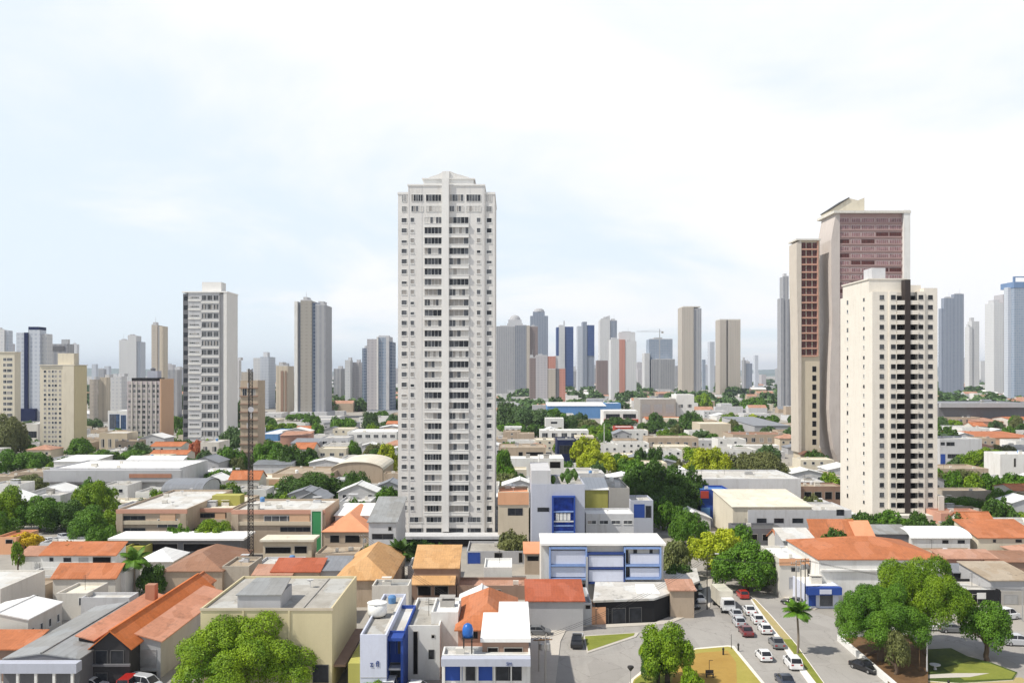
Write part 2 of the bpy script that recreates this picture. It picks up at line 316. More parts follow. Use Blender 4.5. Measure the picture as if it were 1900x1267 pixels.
# windows: one mesh per window (frame, sill and its panes), shared between equal sizes
_WC = {}
def winmesh(w, h, style='w', var=0):
    w = max(.25, round(w*10)/10); h = max(.25, round(h*10)/10)
    k = (w, h, style, var)
    if k in _WC: return _WC[k]
    r = random.Random("%s%s%s%d" % k)
    b = MB(); fr = .07 if w > .8 else .05
    if style in ('w', 'r', 'b', 'bb', 'p', 'n'):
        fm = {'w': 'frame', 'r': 'framed', 'b': 'framesb', 'bb': 'frameb', 'p': 'frame', 'n': 'framed'}[style]
        pane = {'w': ['glass','glassg','glassg','curtain'], 'r': ['glassred']*4, 'b': ['glassb','glassb','glass','glassg'], 'bb': ['glassblue','glassblue','glass','glassb'], 'p': ['glasspink']*4, 'n': ['glass','void','glass','glassg']}[style]
        for a in ((-w/2, w/2, 0, fr), (-w/2, w/2, h-fr, h), (-w/2, -w/2+fr, fr, h-fr), (w/2-fr, w/2, fr, h-fr)): b.box(a[0], a[1], -.06, .03, a[2], a[3], 0)
        n = max(1, min(6, int(round(w/1.0)))); pw = (w-2*fr)/n
        for i in range(n):
            x0 = -w/2+fr+i*pw
            b.poly([(x0,-.012,fr),(x0+pw,-.012,fr),(x0+pw,-.012,h-fr),(x0,-.012,h-fr)], 1+r.randrange(4))
            if i: b.box(x0-.025, x0+.025, -.045, .0, fr, h-fr, 0)
        b.box(-w/2-.06, w/2+.06, -.12, .03, -.07, 0, 0)
        mats = [fm]+pane
    else:                                        # 'd' dark opening, 'g' metal shutter, 's' shop window
        pane = {'d': 'void', 'g': 'metal', 's': 'glass', 'k': 'blue', 'y': 'glassg'}[style]
        for a in ((-w/2, w/2, h-.1, h), (-w/2, -w/2+.08, 0, h-.1), (w/2-.08, w/2, 0, h-.1)): b.box(a[0], a[1], -.06, .03, a[2], a[3], 0)
        b.poly([(-w/2+.08,-.012,0),(w/2-.08,-.012,0),(w/2-.08,-.012,h-.1),(-w/2+.08,-.012,h-.1)], 1)
        if style in 'sky':
            n = max(1, int(w/1.6))
            for i in range(1, n): x = -w/2+i*w/n; b.box(x-.04, x+.04, -.05, 0, 0, h-.1, 0)
        if style == 'g':
            z = .3
            while z < h-.2: b.box(-w/2+.08, w/2-.08, -.03, -.013, z, z+.06, 1); z += .4
        mats = [{'d': 'concrete', 'g': 'metal', 's': 'framed', 'k': 'frameb', 'y': 'frame'}[style], pane]
    _WC[k] = b.mesh('window', mats); return _WC[k]
WNAME = {'w': 'window', 'n': 'window', 'r': 'window', 'b': 'window', 'bb': 'window', 'p': 'window', 'd': 'door', 'g': 'garage_door', 's': 'shop_window', 'k': 'shop_window', 'y': 'shop_window'}
def window(root, x, y, z, w, h, style='w', rz=0, name=None):
    me = winmesh(w, h, style, RND.randrange(5)); o = link(name or WNAME[style], me, root, (x, y, z)); o.rotation_euler = (0,0,rz)
    if root.location.y < 190 and 'dims' in root: fr, pn = split(me); o.data = fr; link('pane', pn, o)
    return o
_SP = {}
def split(me):
    # frame and pane of a near window as two meshes
    if me.name not in _SP:
        out = []
        for keep in (lambda m: m == 0, lambda m: m > 0):
            b = MB()
            for p in me.polygons:
                if keep(p.material_index): b.poly([me.vertices[k].co for k in p.vertices], p.material_index)
            out.append(b.mesh('frame' if not out else 'pane', list(me.materials)))
        _SP[me.name] = out
    return _SP[me.name]
# ---------------------------------------------------------------- low buildings
def roof_slab(b, quads, th=.16, mi=0):
    for q in quads:
        q = [Vector(p) for p in q]; n = len(q)
        nrm = (q[1]-q[0]).cross(q[2]-q[0])
        if nrm.z < 0: q.reverse()
        lo = [p-Vector((0,0,th)) for p in q]; i = len(b.v)
        b.v += [tuple(p) for p in q]+[tuple(p) for p in lo]
        b.f.append(tuple(range(i, i+n))); b.m.append(mi); b.f.append(tuple(i+n+k for k in reversed(range(n)))); b.m.append(mi)
        for k in range(n): b.f.append((i+(k+1)%n, i+k, i+n+k, i+n+(k+1)%n)); b.m.append(mi)
def build_roof(root, kind, Wd, dp, h, rise, ov, rc, walls, wallm):
    x0, x1 = -Wd/2, Wd/2; rb = MB(); e = ov; wb = walls
    if kind == 'gable_x':                       # ridge parallel to the street front
        ym = dp/2; k = rise/ym
        roof_slab(rb, [[(x0-e,-e,h-k*e+.1),(x1+e,-e,h-k*e+.1),(x1+e,ym,h+rise+.1),(x0-e,ym,h+rise+.1)], [(x0-e,ym,h+rise+.1),(x1+e,ym,h+rise+.1),(x1+e,dp+e,h-k*e+.1),(x0-e,dp+e,h-k*e+.1)]])
        rb.box(x0-e, x1+e, ym-.15, ym+.15, h+rise+.04, h+rise+.22)
        for x in (x0, x1): wb.poly([(x,0,h),(x,dp,h),(x,ym,h+rise)] if x == x1 else [(x,dp,h),(x,0,h),(x,ym,h+rise)])
    elif kind == 'gable_y':                     # gable end faces the street
        k = rise/(Wd/2)
        roof_slab(rb, [[(x0-e,-e,h-k*e+.1),(0,-e,h+rise+.1),(0,dp+e,h+rise+.1),(x0-e,dp+e,h-k*e+.1)], [(0,-e,h+rise+.1),(x1+e,-e,h-k*e+.1),(x1+e,dp+e,h-k*e+.1),(0,dp+e,h+rise+.1)]])
        rb.box(-.15, .15, -e, dp+e, h+rise+.04, h+rise+.22)
        wb.poly([(x0,0,h),(x1,0,h),(0,0,h+rise)]); wb.poly([(x1,dp,h),(x0,dp,h),(0,dp,h+rise)])
    elif kind == 'hip':
        i = min(Wd, dp)/2*.98
        if Wd >= dp: r0, r1 = (x0+i, dp/2, h+rise), (x1-i, dp/2, h+rise)
        else: r0, r1 = (0, i, h+rise), (0, dp-i, h+rise)
        A, B_, C_, D_ = (x0-e,-e,h-.05), (x1+e,-e,h-.05), (x1+e,dp+e,h-.05), (x0-e,dp+e,h-.05)
        if Wd >= dp: q = [[A,B_,r1,r0],[B_,C_,r1],[C_,D_,r0,r1],[D_,A,r0]]
        else: q = [[A,B_,r0],[B_,C_,r1,r0],[C_,D_,r1],[D_,A,r0,r1]]
        roof_slab(rb, q)
    elif kind == 'mono':                        # rises away from the street
        k = rise/dp
        roof_slab(rb, [[(x0-e,-e,h-k*e+.1),(x1+e,-e,h-k*e+.1),(x1+e,dp+e,h+rise+k*e+.1),(x0-e,dp+e,h+rise+k*e+.1)]])
        wb.poly([(x1,0,h),(x1,dp,h),(x1,dp,h+rise)]); wb.poly([(x0,dp,h),(x0,0,h),(x0,dp,h+rise)]); wb.poly([(x1,dp,h),(x0,dp,h),(x0,dp,h+rise),(x1,dp,h+rise)])
    elif kind in ('monoR', 'monoL'):            # falls to the right / to the left
        hl, hr = (h+rise, h) if kind == 'monoR' else (h, h+rise); k = (hr-hl)/Wd
        roof_slab(rb, [[(x0-e,-e,hl-k*e+.1),(x1+e,-e,hr+k*e+.1),(x1+e,dp+e,hr+k*e+.1),(x0-e,dp+e,hl-k*e+.1)]])
        hi = x0 if kind == 'monoR' else x1; lo = -hi
        wb.poly([(x0,0,h),(x1,0,h),(hi,0,h+rise)]); wb.poly([(x1,dp,h),(x0,dp,h),(hi,dp,h+rise)])
        wb.poly([(hi,dp,h),(hi,0,h),(hi,0,h+rise),(hi,dp,h+rise)])
    elif kind == 'barrel':                      # arched hall, the arch faces the street
        n = 12; pts = [(-(Wd/2+e)*math.cos(math.pi*i/n), h+rise*math.sin(math.pi*i/n)+.1) for i in range(n+1)]
        roof_slab(rb, [[(pts[i][0],-e,pts[i][1]),(pts[i+1][0],-e,pts[i+1][1]),(pts[i+1][0],dp+e,pts[i+1][1]),(pts[i][0],dp+e,pts[i][1])] for i in range(n)])
        arc = [(-(Wd/2)*math.cos(math.pi*i/n), h+rise*math.sin(math.pi*i/n)) for i in range(n+1)]
        wb.poly([(p[0],0,p[1]) for p in reversed(arc)]); wb.poly([(p[0],dp,p[1]) for p in arc])
    elif kind == 'barrelx':                     # arched hall, axis along the street
        n = 12; pts = [(dp/2-(dp/2+e)*math.cos(math.pi*i/n), h+rise*math.sin(math.pi*i/n)+.1) for i in range(n+1)]
        roof_slab(rb, [[(x0-e,pts[i][0],pts[i][1]),(x1+e,pts[i][0],pts[i][1]),(x1+e,pts[i+1][0],pts[i+1][1]),(x0-e,pts[i+1][0],pts[i+1][1])] for i in range(n)])
        for x in (x0, x1): wb.poly([(x,dp/2-(dp/2)*math.cos(math.pi*i/n), h+rise*math.sin(math.pi*i/n)) for i in range(n+1)])
    elif kind == 'slab':                        # flat plate with a fascia, thicker edge
        rb.box(x0-e, x1+e, -e, dp+e, h, h+.45)
    return rb
def house(name, label, xl, xr, yt, h=None, yb=None, yk=None, dp=None, roof='flat', rise=1.6, wall='white', rc='r_conc', ov=.35, win=(), auto=None, side=None, par=.5, cat='house', group=None, clutter=None, extra=None, D=None):
    if D is not None: h = HC-(yt-HZ)*D/F
    elif yb is not None: D = HC*F/(yb-HZ); h = HC-(yt-HZ)*D/F
    else: D = (HC-h)*F/(yt-HZ)
    Wd = (xr-xl)*D/F; xc = PD((xl+xr)/2, D)
    if dp is None:
        zk = h if roof in ('flat','monoR','monoL','slab') else h+rise
        Db = (HC-zk)*F/(yk-HZ); dp = Db-D
        if roof in ('gable_x','hip','barrelx'): dp *= 2
        dp = min(max(3.0, dp), 90)
    root = thing(name, label, cat, (xc, D, 0), 0, group)
    root['dims'] = (Wd, dp, h); foot(xc-Wd/2, xc+Wd/2, D, D+dp)
    x0, x1 = -Wd/2, Wd/2; wb = MB()
    if roof == 'flat':
        t = .22
        wb.box(x0, x1, 0, dp, 0, h, 0, 'tb')
        for a in ((x0,x1,0,t),(x0,x1,dp-t,dp),(x0,x0+t,t,dp-t),(x1-t,x1,t,dp-t)): wb.poly([(a[0],a[2],h),(a[1],a[2],h),(a[1],a[3],h),(a[0],a[3],h)])
        z = h-par
        wb.poly([(x1-t,t,z),(x0+t,t,z),(x0+t,t,h),(x1-t,t,h)]); wb.poly([(x0+t,dp-t,z),(x1-t,dp-t,z),(x1-t,dp-t,h),(x0+t,dp-t,h)])
        wb.poly([(x0+t,t,z),(x0+t,dp-t,z),(x0+t,dp-t,h),(x0+t,t,h)]); wb.poly([(x1-t,dp-t,z),(x1-t,t,z),(x1-t,t,h),(x1-t,dp-t,h)])
        wb.build('wall', wall, root)
        rb = MB(); rb.box(x0+t+.003, x1-t-.003, t+.003, dp-t-.003, z-.2, z+.02); rfo = rb.build('roof', rc, root)
        n = (clutter*2+1 if D < 420 else clutter) if clutter is not None else (1 if Wd*dp > 90 else 0)
        r = random.Random(int(xl*7+yt)); fp = []
        for i in range(n):
            cx, cy, s = r.uniform(x0+2, x1-2), r.uniform(1.5, dp-1.5), r.uniform(.6, 1.3)
            if any(abs(cx-p)+abs(cy-q) < 4 for p, q in fp) or cx+s > x1-.3 or cx-s < x0+.3 or cy+s > dp-.3 or cy-s < .3: continue
            fp.append((cx, cy)); kd = r.random(); cbm = MB()
            if kd < .35: cbm.box(cx-s*.5, cx+s*.5, cy-.3, cy+.3, z+.15, z+.85); cbm.box(cx-s*.5, cx-s*.4, cy-.3, cy+.3, z+.01, z+.16); cbm.box(cx+s*.4, cx+s*.5, cy-.3, cy+.3, z+.01, z+.16); cbm.build('air_conditioner', 'offwhite', rfo); continue
            if kd < .5: cbm.tube((cx,cy,z),(cx,cy,z+.9), .05); cbm.lathe((cx,cy,z+.9), [(.08,0),(.42,.14),(.5,.3)], 10); cbm.build('satellite_dish', 'lgray', rfo); continue
            if kd < .62: cbm.tube((cx,cy,z),(cx,cy,z+2.6), .035); [cbm.box(cx-.6+j*.07, cx+.6-j*.07, cy-.02, cy+.02, z+1.7+j*.25, z+1.73+j*.25) for j in range(4)]; cbm.build('aerial', 'dmetal', rfo); continue
            if kd < .75: cbm.lathe((cx,cy,z+.02), [(.55,0),(.62,.9),(.45,1.15),(.2,1.2)], 12); cbm.build('water_cistern', r.choice(['skyblue','lgray','tank']), rfo); continue
            cbm.box(cx-s, cx+s, cy-s*.7, cy+s*.7, z+.02, z+.02+r.uniform(.6, 1.4)); cbm.box(cx-s*1.1, cx+s*1.1, cy-s*.8, cy+s*.8, z+1.42, z+1.5); cbm.build('roof_hatch', r.choice(['concrete','lgray','offwhite','metal']), rfo)
    else:
        wb.box(x0, x1, 0, dp, 0, h, 0, 'b' if roof == 'slab' else 'tb')
        rb = build_roof(root, roof, Wd, dp, h, rise, ov, rc, wb, wall)
        wb.build('wall', wall, root); rb.build('roof', rc, root)
    # openings on the street front, measured on the picture and laid on that wall
    items = [(*w, 'w') if len(w) == 4 else w for w in win]
    if auto:
        n, ya, yb_, fr = auto[:4]; st = auto[4] if len(auto) > 4 else 'w'
        for i in range(n):
            c = xl+(xr-xl)*(i+.5)/n; w_ = (xr-xl)/n*fr/2; items.append((c-w_, ya, c+w_, yb_, st))
    for (a, b_, c, d, st) in items:
        w_, h_ = (c-a)*D/F, (d-b_)*D/F; z = HC-(d-HZ)*D/F
        if z < .05 and st == 'w': z = .9
        if z < 0: h_ += z; z = 0
        if h_ < .25: h_ = .5
        if z+h_ > h+rise: continue
        window(root, ((a+c)/2-CX)*D/F-xc, -.004, z, w_, h_, st)
    if side:
        for sd, n, z, w_, h_, st in ([side] if isinstance(side[0], str) else side):
            for i in range(n):
                y = dp*(i+.5)/n
                window(root, x0-.004 if sd == 'L' else x1+.004, y, z, w_, h_, st, -math.pi/2 if sd == 'L' else math.pi/2)
    if extra: extra(root, Wd, dp, h)
    return root
# ---------------------------------------------------------------- towers
def tower(name, label, yb, dep, segs, cat='tower', group=None, D=None):
    """segs: (part name, x left, x right, y top, material, front offset m, own depth or None, y bottom or None)"""
    D = D or HC*F/(yb-HZ); segs = [tuple(s)+(0, None, None)[len(s)-5:] if len(s) < 8 else tuple(s) for s in segs]
    wpx = max(s[2] for s in segs)-min(s[1] for s in segs); mid = sum(s[1]+s[2] for s in segs)/2/len(segs)
    k = abs(mid-CX)/D                                       # px of side wall per metre of depth, about
    dep = min(dep, max(8, .34*wpx/max(k, .01)))
    if abs(mid-CX) > 60:
        i = min(range(len(segs)), key=lambda j: segs[j][1]) if mid > CX else max(range(len(segs)), key=lambda j: segs[j][2])
        s = list(segs[i]); sh = min(k*dep, .6*(s[2]-s[1])); dep = max(6, sh/k)
        if mid > CX: s[1] += sh
        else: s[2] -= sh
        old = segs[i]; segs[i] = tuple(s)
        for j, q in enumerate(segs):
            if j != i and mid > CX and q[1] < s[1]: f_ = (s[2]-s[1])/max(1e-6, old[2]-old[1]); segs[j] = (q[0], s[2]-(old[2]-q[1])*f_, (s[2]-(old[2]-q[2])*f_ if q[2] < s[2] else q[2]))+tuple(q[3:])
            if j != i and mid < CX and q[2] > s[2]: f_ = (s[2]-s[1])/max(1e-6, old[2]-old[1]); segs[j] = (q[0], (s[1]+(q[1]-old[1])*f_ if q[1] > s[1] else q[1]), s[1]+(q[2]-old[1])*f_)+tuple(q[3:])
    xa = min(s[1] for s in segs); xb = max(s[2] for s in segs); xc = PD((xa+xb)/2, D)
    root = thing(name, label, cat, (xc, D, 0), 0, group); foot(PD(xa, D), PD(xb, D), D, D+dep)
    for i, s in enumerate(segs):
        s = tuple(s)+(0, None, None)[len(s)-5:] if len(s) < 8 else s
        nm, x0, x1, yt, mat, off, d_, ybt = s
        z1 = HC-(yt-HZ)*D/F; z0 = 0 if ybt is None else HC-(ybt-HZ)*D/F
        b = MB(); b.box(PD(x0, D)-xc+.03, PD(x1, D)-xc-.03, off, off+(d_ or dep-i*.13), z0, z1, 0, 'b' if z0 <= 0 else ''); b.build(nm, mat, root)
    r = random.Random(int(xa*3+yb))
    for s in segs:
        if s[0] in ('block', 'lower_block', 'rear_block') and s[2]-s[1] > 9 and not any('top' in q[0] or 'cap' in q[0] or 'spi' in q[0] or 'box' in q[0] for q in segs):
            z1 = HC-(s[3]-HZ)*D/F; w_ = (s[2]-s[1])*D/F; a0 = PD(s[1], D)-xc; f0 = r.uniform(.12,.3); f1 = r.uniform(.5,.85); hh_ = r.uniform(1.6, 4.2)
            b = MB(); b.box(a0+w_*f0, a0+w_*f1, s[5]+1.5, s[5]+max(3, dep*.55), z1+.01, z1+hh_); b.box(a0+.1, a0+w_-.1, s[5]+.05, s[5]+.35, z1+.01, z1+.9); b.build('roof_box', 'lgray', root)
            if r.random() < .5: b = MB(); b.tube((a0+w_*f1*.8,s[5]+2.5,z1+hh_),(a0+w_*f1*.8,s[5]+2.5,z1+hh_+r.uniform(4,9)), .22, .1, 5); b.build('aerial', 'metal', root)
    root['Dist'] = D; root['xc'] = xc
    return root
# ---------------------------------------------------------------- trees
_CR = {}
def crown_mesh(kind, n, leaf, seed):
    """unit crown: radius about 1, bottom at z=0, top at z=1; many leaf faces over overlapping clumps"""
    r = np.random.default_rng(seed)
    K = {'round': 38, 'broad': 34, 'tall': 26, 'bush': 20, 'dome': 64}[kind]
    cs, rs = [], []
    for i in range(K):
        a = r.uniform(0, 2*math.pi); u = math.sqrt(r.uniform(0, 1))
        if kind == 'round': q = u*.76; z = .26+.46*(max(0, 1-u**3.2)**.5)*r.uniform(.2, 1.0); rad = r.uniform(.15, .30)
        elif kind == 'dome': q = u*.84; z = .24+.54*math.sqrt(max(0, 1-u*u))*r.uniform(.3, 1.05)+r.uniform(-.03,.05); rad = r.uniform(.10, .22)
        elif kind == 'broad': q = u*.76; z = .42+.30*(1-u*u)*r.uniform(.3, 1)+r.uniform(-.16, .06); rad = r.uniform(.17, .29)
        elif kind == 'tall': z = r.uniform(.2, .84); q = u*.62*math.sin(math.pi*(z*.8+.14)); rad = r.uniform(.2, .34)
        else: q = u*.7; z = r.uniform(.15, .6); rad = r.uniform(.25, .38)
        cs.append((q*math.cos(a), q*math.sin(a), z)); rs.append(rad)
    if kind == 'dome': cs.append((0,0,.36)); rs.append(.46)
    cs, rs = np.array(cs), np.array(rs)
    zs = .62                                     # clumps are flatter than wide
    pos, nor = [], []
    w = rs**2; w /= w.sum()
    while len(pos) < n:
        k = r.choice(K if kind != 'dome' else K+1, p=w); d = r.normal(size=3); d /= np.linalg.norm(d)
        if d[2] < -.25 and r.random() < .7: continue
        p = cs[k]+d*rs[k]*np.array((1,1,zs*1.1))*(r.uniform(.72, 1.06) if r.random() < .85 else r.uniform(.2, 1.2))
        q = (p-cs)/(rs[:,None]*np.array((1,1,zs*1.1))); dd = np.sqrt((q**2).sum(1)); dd[k] = 9
        if dd.min() < .72 and r.random() < .9: continue
        pos.append(p); nor.append(d*.8+np.array((0,0,.35))+r.normal(size=3)*.45)
    pos = np.array(pos); nor = np.array(nor); nor /= np.linalg.norm(nor, axis=1)[:,None]
    zmin, zmax = np.percentile(pos[:,2], 1), pos[:,2].max(); pos[:,2] = (pos[:,2]-zmin)/(zmax-zmin)
    rr = np.percentile(np.hypot(pos[:,0], pos[:,1]), 99); pos[:,:2] /= rr
    t = np.cross(nor, r.normal(size=(n,3))); t /= np.linalg.norm(t, axis=1)[:,None]; bt = np.cross(nor, t)
    s = leaf*r.uniform(.6, 1.35, size=(n,1))
    V = np.stack([pos-t*s, pos-bt*s*.55+nor*s*.12, pos+t*s, pos+bt*s*.55+nor*s*.12], 1).reshape(-1,3)
    me = bpy.data.meshes.new('crown'); me.vertices.add(4*n); me.vertices.foreach_set('co', V.astype(np.float32).ravel())
    me.loops.add(4*n); me.loops.foreach_set('vertex_index', np.arange(4*n, dtype=np.int32)); me.polygons.add(n)
    me.polygons.foreach_set('loop_start', np.arange(0, 4*n, 4, dtype=np.int32)); me.update(calc_edges=True); me.validate()
    me.materials.append(M('l_mid')); return me
def crown(kind, lod, seed):
    k = (kind, lod, seed)
    if k not in _CR: n, s = {0: (80000, .0150), 1: (15000, .034), 2: (3600, .068), 3: (1000, .125)}[lod]; _CR[k] = crown_mesh(kind, n, s, seed*13+lod)
    return _CR[k]
_TR = {}
def trunk_mesh(seed):
    if seed in _TR: return _TR[seed]
    r = random.Random(seed); b = MB()            # unit: trunk up to z=1, limbs spread to 1.9
    p = Vector((0,0,0)); rad = .11; pts = [(p.copy(), rad)]
    for i in range(5):
        p = p+Vector((r.uniform(-.06,.06), r.uniform(-.06,.06), .2)); rad *= .93; pts.append((p.copy(), rad))
    for (a, ra), (c, rc_) in zip(pts, pts[1:]): b.tube(a, c, ra, rc_, 8)
    for i in range(7):
        a = i*2.4+r.uniform(-.3,.3); s = pts[r.choice((3,4,5))][0]
        m = s+Vector((math.cos(a)*.3, math.sin(a)*.3, r.uniform(.25,.45))); e = m+Vector((math.cos(a)*r.uniform(.2,.5), math.sin(a)*r.uniform(.2,.5), r.uniform(.25,.5)))
        b.tube(s, m, .06, .042, 6); b.tube(m, e, .042, .016, 5)
    _TR[seed] = b.mesh('trunk', 'bark'); return _TR[seed]
TREES = []
def tree(x, yb, yt, w, label=None, kind='round', leaf='l_mid', D=None, clear=.25, name='tree', group=None, dz=0, bark='bark', seed=None, dx=0, depth=1.0):
    """x: crown centre column, yb: foot row, yt: top row, w: crown width in px of the photo"""
    D = D or HC*F/(yb-HZ); H = HC-(yt-HZ)*D/F; R = w*D/F/2*1.13; X_ = PD(x, D)
    seed = seed if seed is not None else RND.randrange(4)
    root = thing(name, label, 'tree' if name != 'bush' else 'bush', (X_, D, 0), 0, group)
    lod = 0 if w > 130 else 1 if w > 62 else 2 if w > 22 else 3
    c0 = H*clear
    cr = link('crown', crown(kind, lod, seed if lod else seed % 2), root, (dx, 0, c0)); cr.scale = (R, R*depth, H-c0); cr.rotation_euler = (0,0,RND.uniform(0,6.28) if abs(depth-1) < .01 else 0)
    cr.material_slots[0].link = 'OBJECT'; cr.material_slots[0].material = M(leaf)
    if name != 'bush':
        tk = link('trunk', trunk_mesh(seed % 3), root); th = max(.3, (c0+(H-c0)*.72)/1.95); tk.scale = (min(th, R*1.3), min(th, R*1.3), th); tk.rotation_euler = (0,0,RND.uniform(0,6.28))
        tk.material_slots[0].link = 'OBJECT'; tk.material_slots[0].material = M(bark)
    foot(X_-R*.4, X_+R*.4, D-R*.4, D+R*.4)
    return root
def palm(x, yb, yt, w, label, n=22, leaf='l_mid', droop=.55, group=None):
    D = HC*F/(yb-HZ); H = HC-(yt-HZ)*D/F; R = w*D/F/2; X_ = PD(x, D); r = random.Random(int(x))
    root = thing('palm_tree', label, 'palm tree', (X_, D, 0), r.uniform(0, 6), group)
    th = H-R*.35; b = MB(); last = (Vector((0,0,0)), H*.028)
    for i in range(1, 9):
        p = Vector((math.sin(i*.5)*.05*H*.3, 0, th*i/8)); rr = H*(.028-.0012*i); b.tube(last[0], p, last[1], rr, 8); last = (p, rr)
    b.build('trunk', 'palmbark', root)
    for i in range(n):
        a = i*2.399; el = r.uniform(.15, 1.15) if i > 2 else 1.3; fb = MB(); p = last[0].copy(); d = Vector((math.cos(a)*math.cos(el), math.sin(a)*math.cos(el), math.sin(el))); sd = Vector((-math.sin(a), math.cos(a), 0))
        st = R*1.15/9
        for k in range(10):
            q = p+d*st; d = (d+Vector((0,0,-droop*.2))).normalized(); wl = R*.36*math.sin(math.pi*min(1, (k+1.2)/10.5))
            for s_ in (-1, 1):
                for j in (0, .5):
                    c = p.lerp(q, j); tip = c+sd*s_*wl+d*wl*.55+Vector((0,0,-wl*.45)); fb.poly([c, c+d*st*.75, tip+d*st*.3, tip])
            fb.tube(p, q, .03*R*.5, .02*R*.5, 4, 0, False); p = q
        fb.build('frond', leaf, root)
    foot(X_-.5, X_+.5, D-.5, D+.5); return root
# ---------------------------------------------------------------- vehicles
def loft(b, secs, mi=0):
    n = len(secs[0]); i = len(b.v)
    for s in secs: b.v += [tuple(p) for p in s]
    for j in range(len(secs)-1):
        for k in range(n): b.f.append((i+j*n+k, i+j*n+(k+1)%n, i+(j+1)*n+(k+1)%n, i+(j+1)*n+k)); b.m.append(mi)
    b.f.append(tuple(i+k for k in reversed(range(n)))); b.m.append(mi); b.f.append(tuple(i+(len(secs)-1)*n+k for k in range(n))); b.m.append(mi)
_VM = {}
def car_meshes(kind):
    if kind in _VM: return _VM[kind]
    # front at -y
    prof = {'hatch': (3.9, 1.72, [(-1.95,.62),(-1.85,.78),(-1.0,.93),(-.2,.95),(1.6,.98),(1.92,.9),(1.95,.6)], [(-1.0,.92),(-.3,1.42),(.0,1.48),(1.2,1.46),(1.75,.97)]),
            'sedan': (4.5, 1.76, [(-2.25,.58),(-2.15,.74),(-1.0,.92),(0,.94),(1.3,.96),(2.15,.92),(2.25,.6)], [(-1.0,.91),(-.25,1.38),(.1,1.44),(.9,1.42),(1.6,.95)]),
            'suv': (4.5, 1.85, [(-2.25,.7),(-2.15,.95),(-1.1,1.08),(0,1.1),(1.7,1.12),(2.2,1.08),(2.25,.65)], [(-1.1,1.07),(-.5,1.62),(-.1,1.7),(1.7,1.68),(2.15,1.1)]),
            'van': (4.8, 1.9, [(-2.4,.7),(-2.3,.95),(-1.7,1.12),(0,1.14),(2.2,1.15),(2.36,1.1),(2.4,.6)], [(-1.75,1.1),(-1.0,1.85),(-.6,1.95),(2.1,1.95),(2.34,1.12)])}[kind]
    Ln, Wd, low, cab = prof; hw = Wd/2; b = MB()
    secs = []
    for y, z in low:
        t = .84 if abs(y) > Ln/2-.05 else .94 if abs(y) > Ln/2-.25 else 1.0; w = hw*t; z0 = .32 if abs(y) > Ln/2-.2 else .24
        secs.append([(-w,y,z0),(-w*1.0,y,z-.12),(-w*.9,y,z),(w*.9,y,z),(w,y,z-.12),(w,y,z0)])
    loft(b, secs, 0)
    (ya, za), (yb, zb), (yc, zc), (yd, zd), (ye, ze) = cab; wt = hw*.76; wb_ = hw*.9
    g = MB()                                     # glass house, then the roof skin over it
    loft(g, [[(-wb_,ya,za-.03),(-wb_,ya,za),(wb_,ya,za),(wb_,ya,za-.03)], [(-wb_,yb,za-.03),(-wt,yb,zb-.05),(wt,yb,zb-.05),(wb_,yb,za-.03)], [(-wb_,yc,za-.03),(-wt,yc,zc-.05),(wt,yc,zc-.05),(wb_,yc,za-.03)], [(-wb_,yd,za-.03),(-wt,yd,zd-.05),(wt,yd,zd-.05),(wb_,yd,za-.03)], [(-wb_,ye,za-.03),(-wb_*.95,ye,ze),(wb_*.95,ye,ze),(wb_,ye,za-.03)]], 0)
    loft(b, [[(-wt-.03,yb,zb-.07),(-wt+.05,yb,zb),(wt-.05,yb,zb),(wt+.03,yb,zb-.07)], [(-wt-.03,yc,zc-.07),(-wt+.08,yc,zc+.02),(wt-.08,yc,zc+.02),(wt+.03,yc,zc-.07)], [(-wt-.03,yd,zd-.07),(-wt+.05,yd,zd),(wt-.05,yd,zd),(wt+.03,yd,zd-.07)]], 0)
    for s in (-1, 1):
        b.tube((s*wb_,ya,za-.02), (s*wt,yb,zb-.04), .045, .045, 4); b.tube((s*wt,yd,zd-.04), (s*wb_*.95,ye,ze), .06, .06, 4); b.tube((s*wt,yc+.45,zc-.04), (s*wb_,yc+.5,za-.02), .05, .05, 4)
        b.box(s*hw-.02 if s > 0 else -hw-.16, hw+.16 if s > 0 else -hw+.02, ya+.25, ya+.4, za, za+.14)
    wl = MB(); R_ = .31; wl.tube((-.1,0,0),(.1,0,0), R_, R_, 14, 0); rm = MB().tube((-.105,0,0),(.105,0,0), R_*.6, R_*.6, 10)
    hl = MB(); hl.box(-.2,.2,-.03,.05,-.07,.07); tl = MB(); tl.box(-.16,.16,-.05,.03,-.1,.1)
    pl = MB(); pl.box(-.25,.25,-.02,.02,-.06,.06)
    _VM[kind] = dict(body=b.mesh('body', ['p_white']), glass=g.mesh('windows', 'glass'), wheel=wl.mesh('wheel', ['rubber']), rim=rm.mesh('rim','rim'), head=hl.mesh('headlight', 'lamp'), tail=tl.mesh('taillight', 'tail'), plate=pl.mesh('number_plate', 'lamp'), L=Ln, hw=hw, zl=low[1][1])
    return _VM[kind]
def car(x, y, label, kind='hatch', col='p_white', rz=0.0, group=None, cat='car'):
    m = car_meshes(kind); p = P(x, y); t = thing('car' if kind != 'van' else 'van', label, cat, (p.x, p.y, .012), rz, group)
    o = link('body', m['body'], t); o.material_slots[0].link = 'OBJECT'; o.material_slots[0].material = M(col)
    link('windows', m['glass'], t)
    for sx in (-1, 1):
        for sy in (-1, 1): link('rim', m['rim'], link('wheel', m['wheel'], t, (sx*(m['hw']-.1), sy*m['L']*.31, .31)))
        link('headlight', m['head'], t, (sx*(m['hw']-.38), -m['L']/2+.06, m['zl']-.12)); link('taillight', m['tail'], t, (sx*(m['hw']-.3), m['L']/2-.02, m['zl']-.05))
    foot(p.x-2, p.x+2, p.y-2, p.y+2); return t
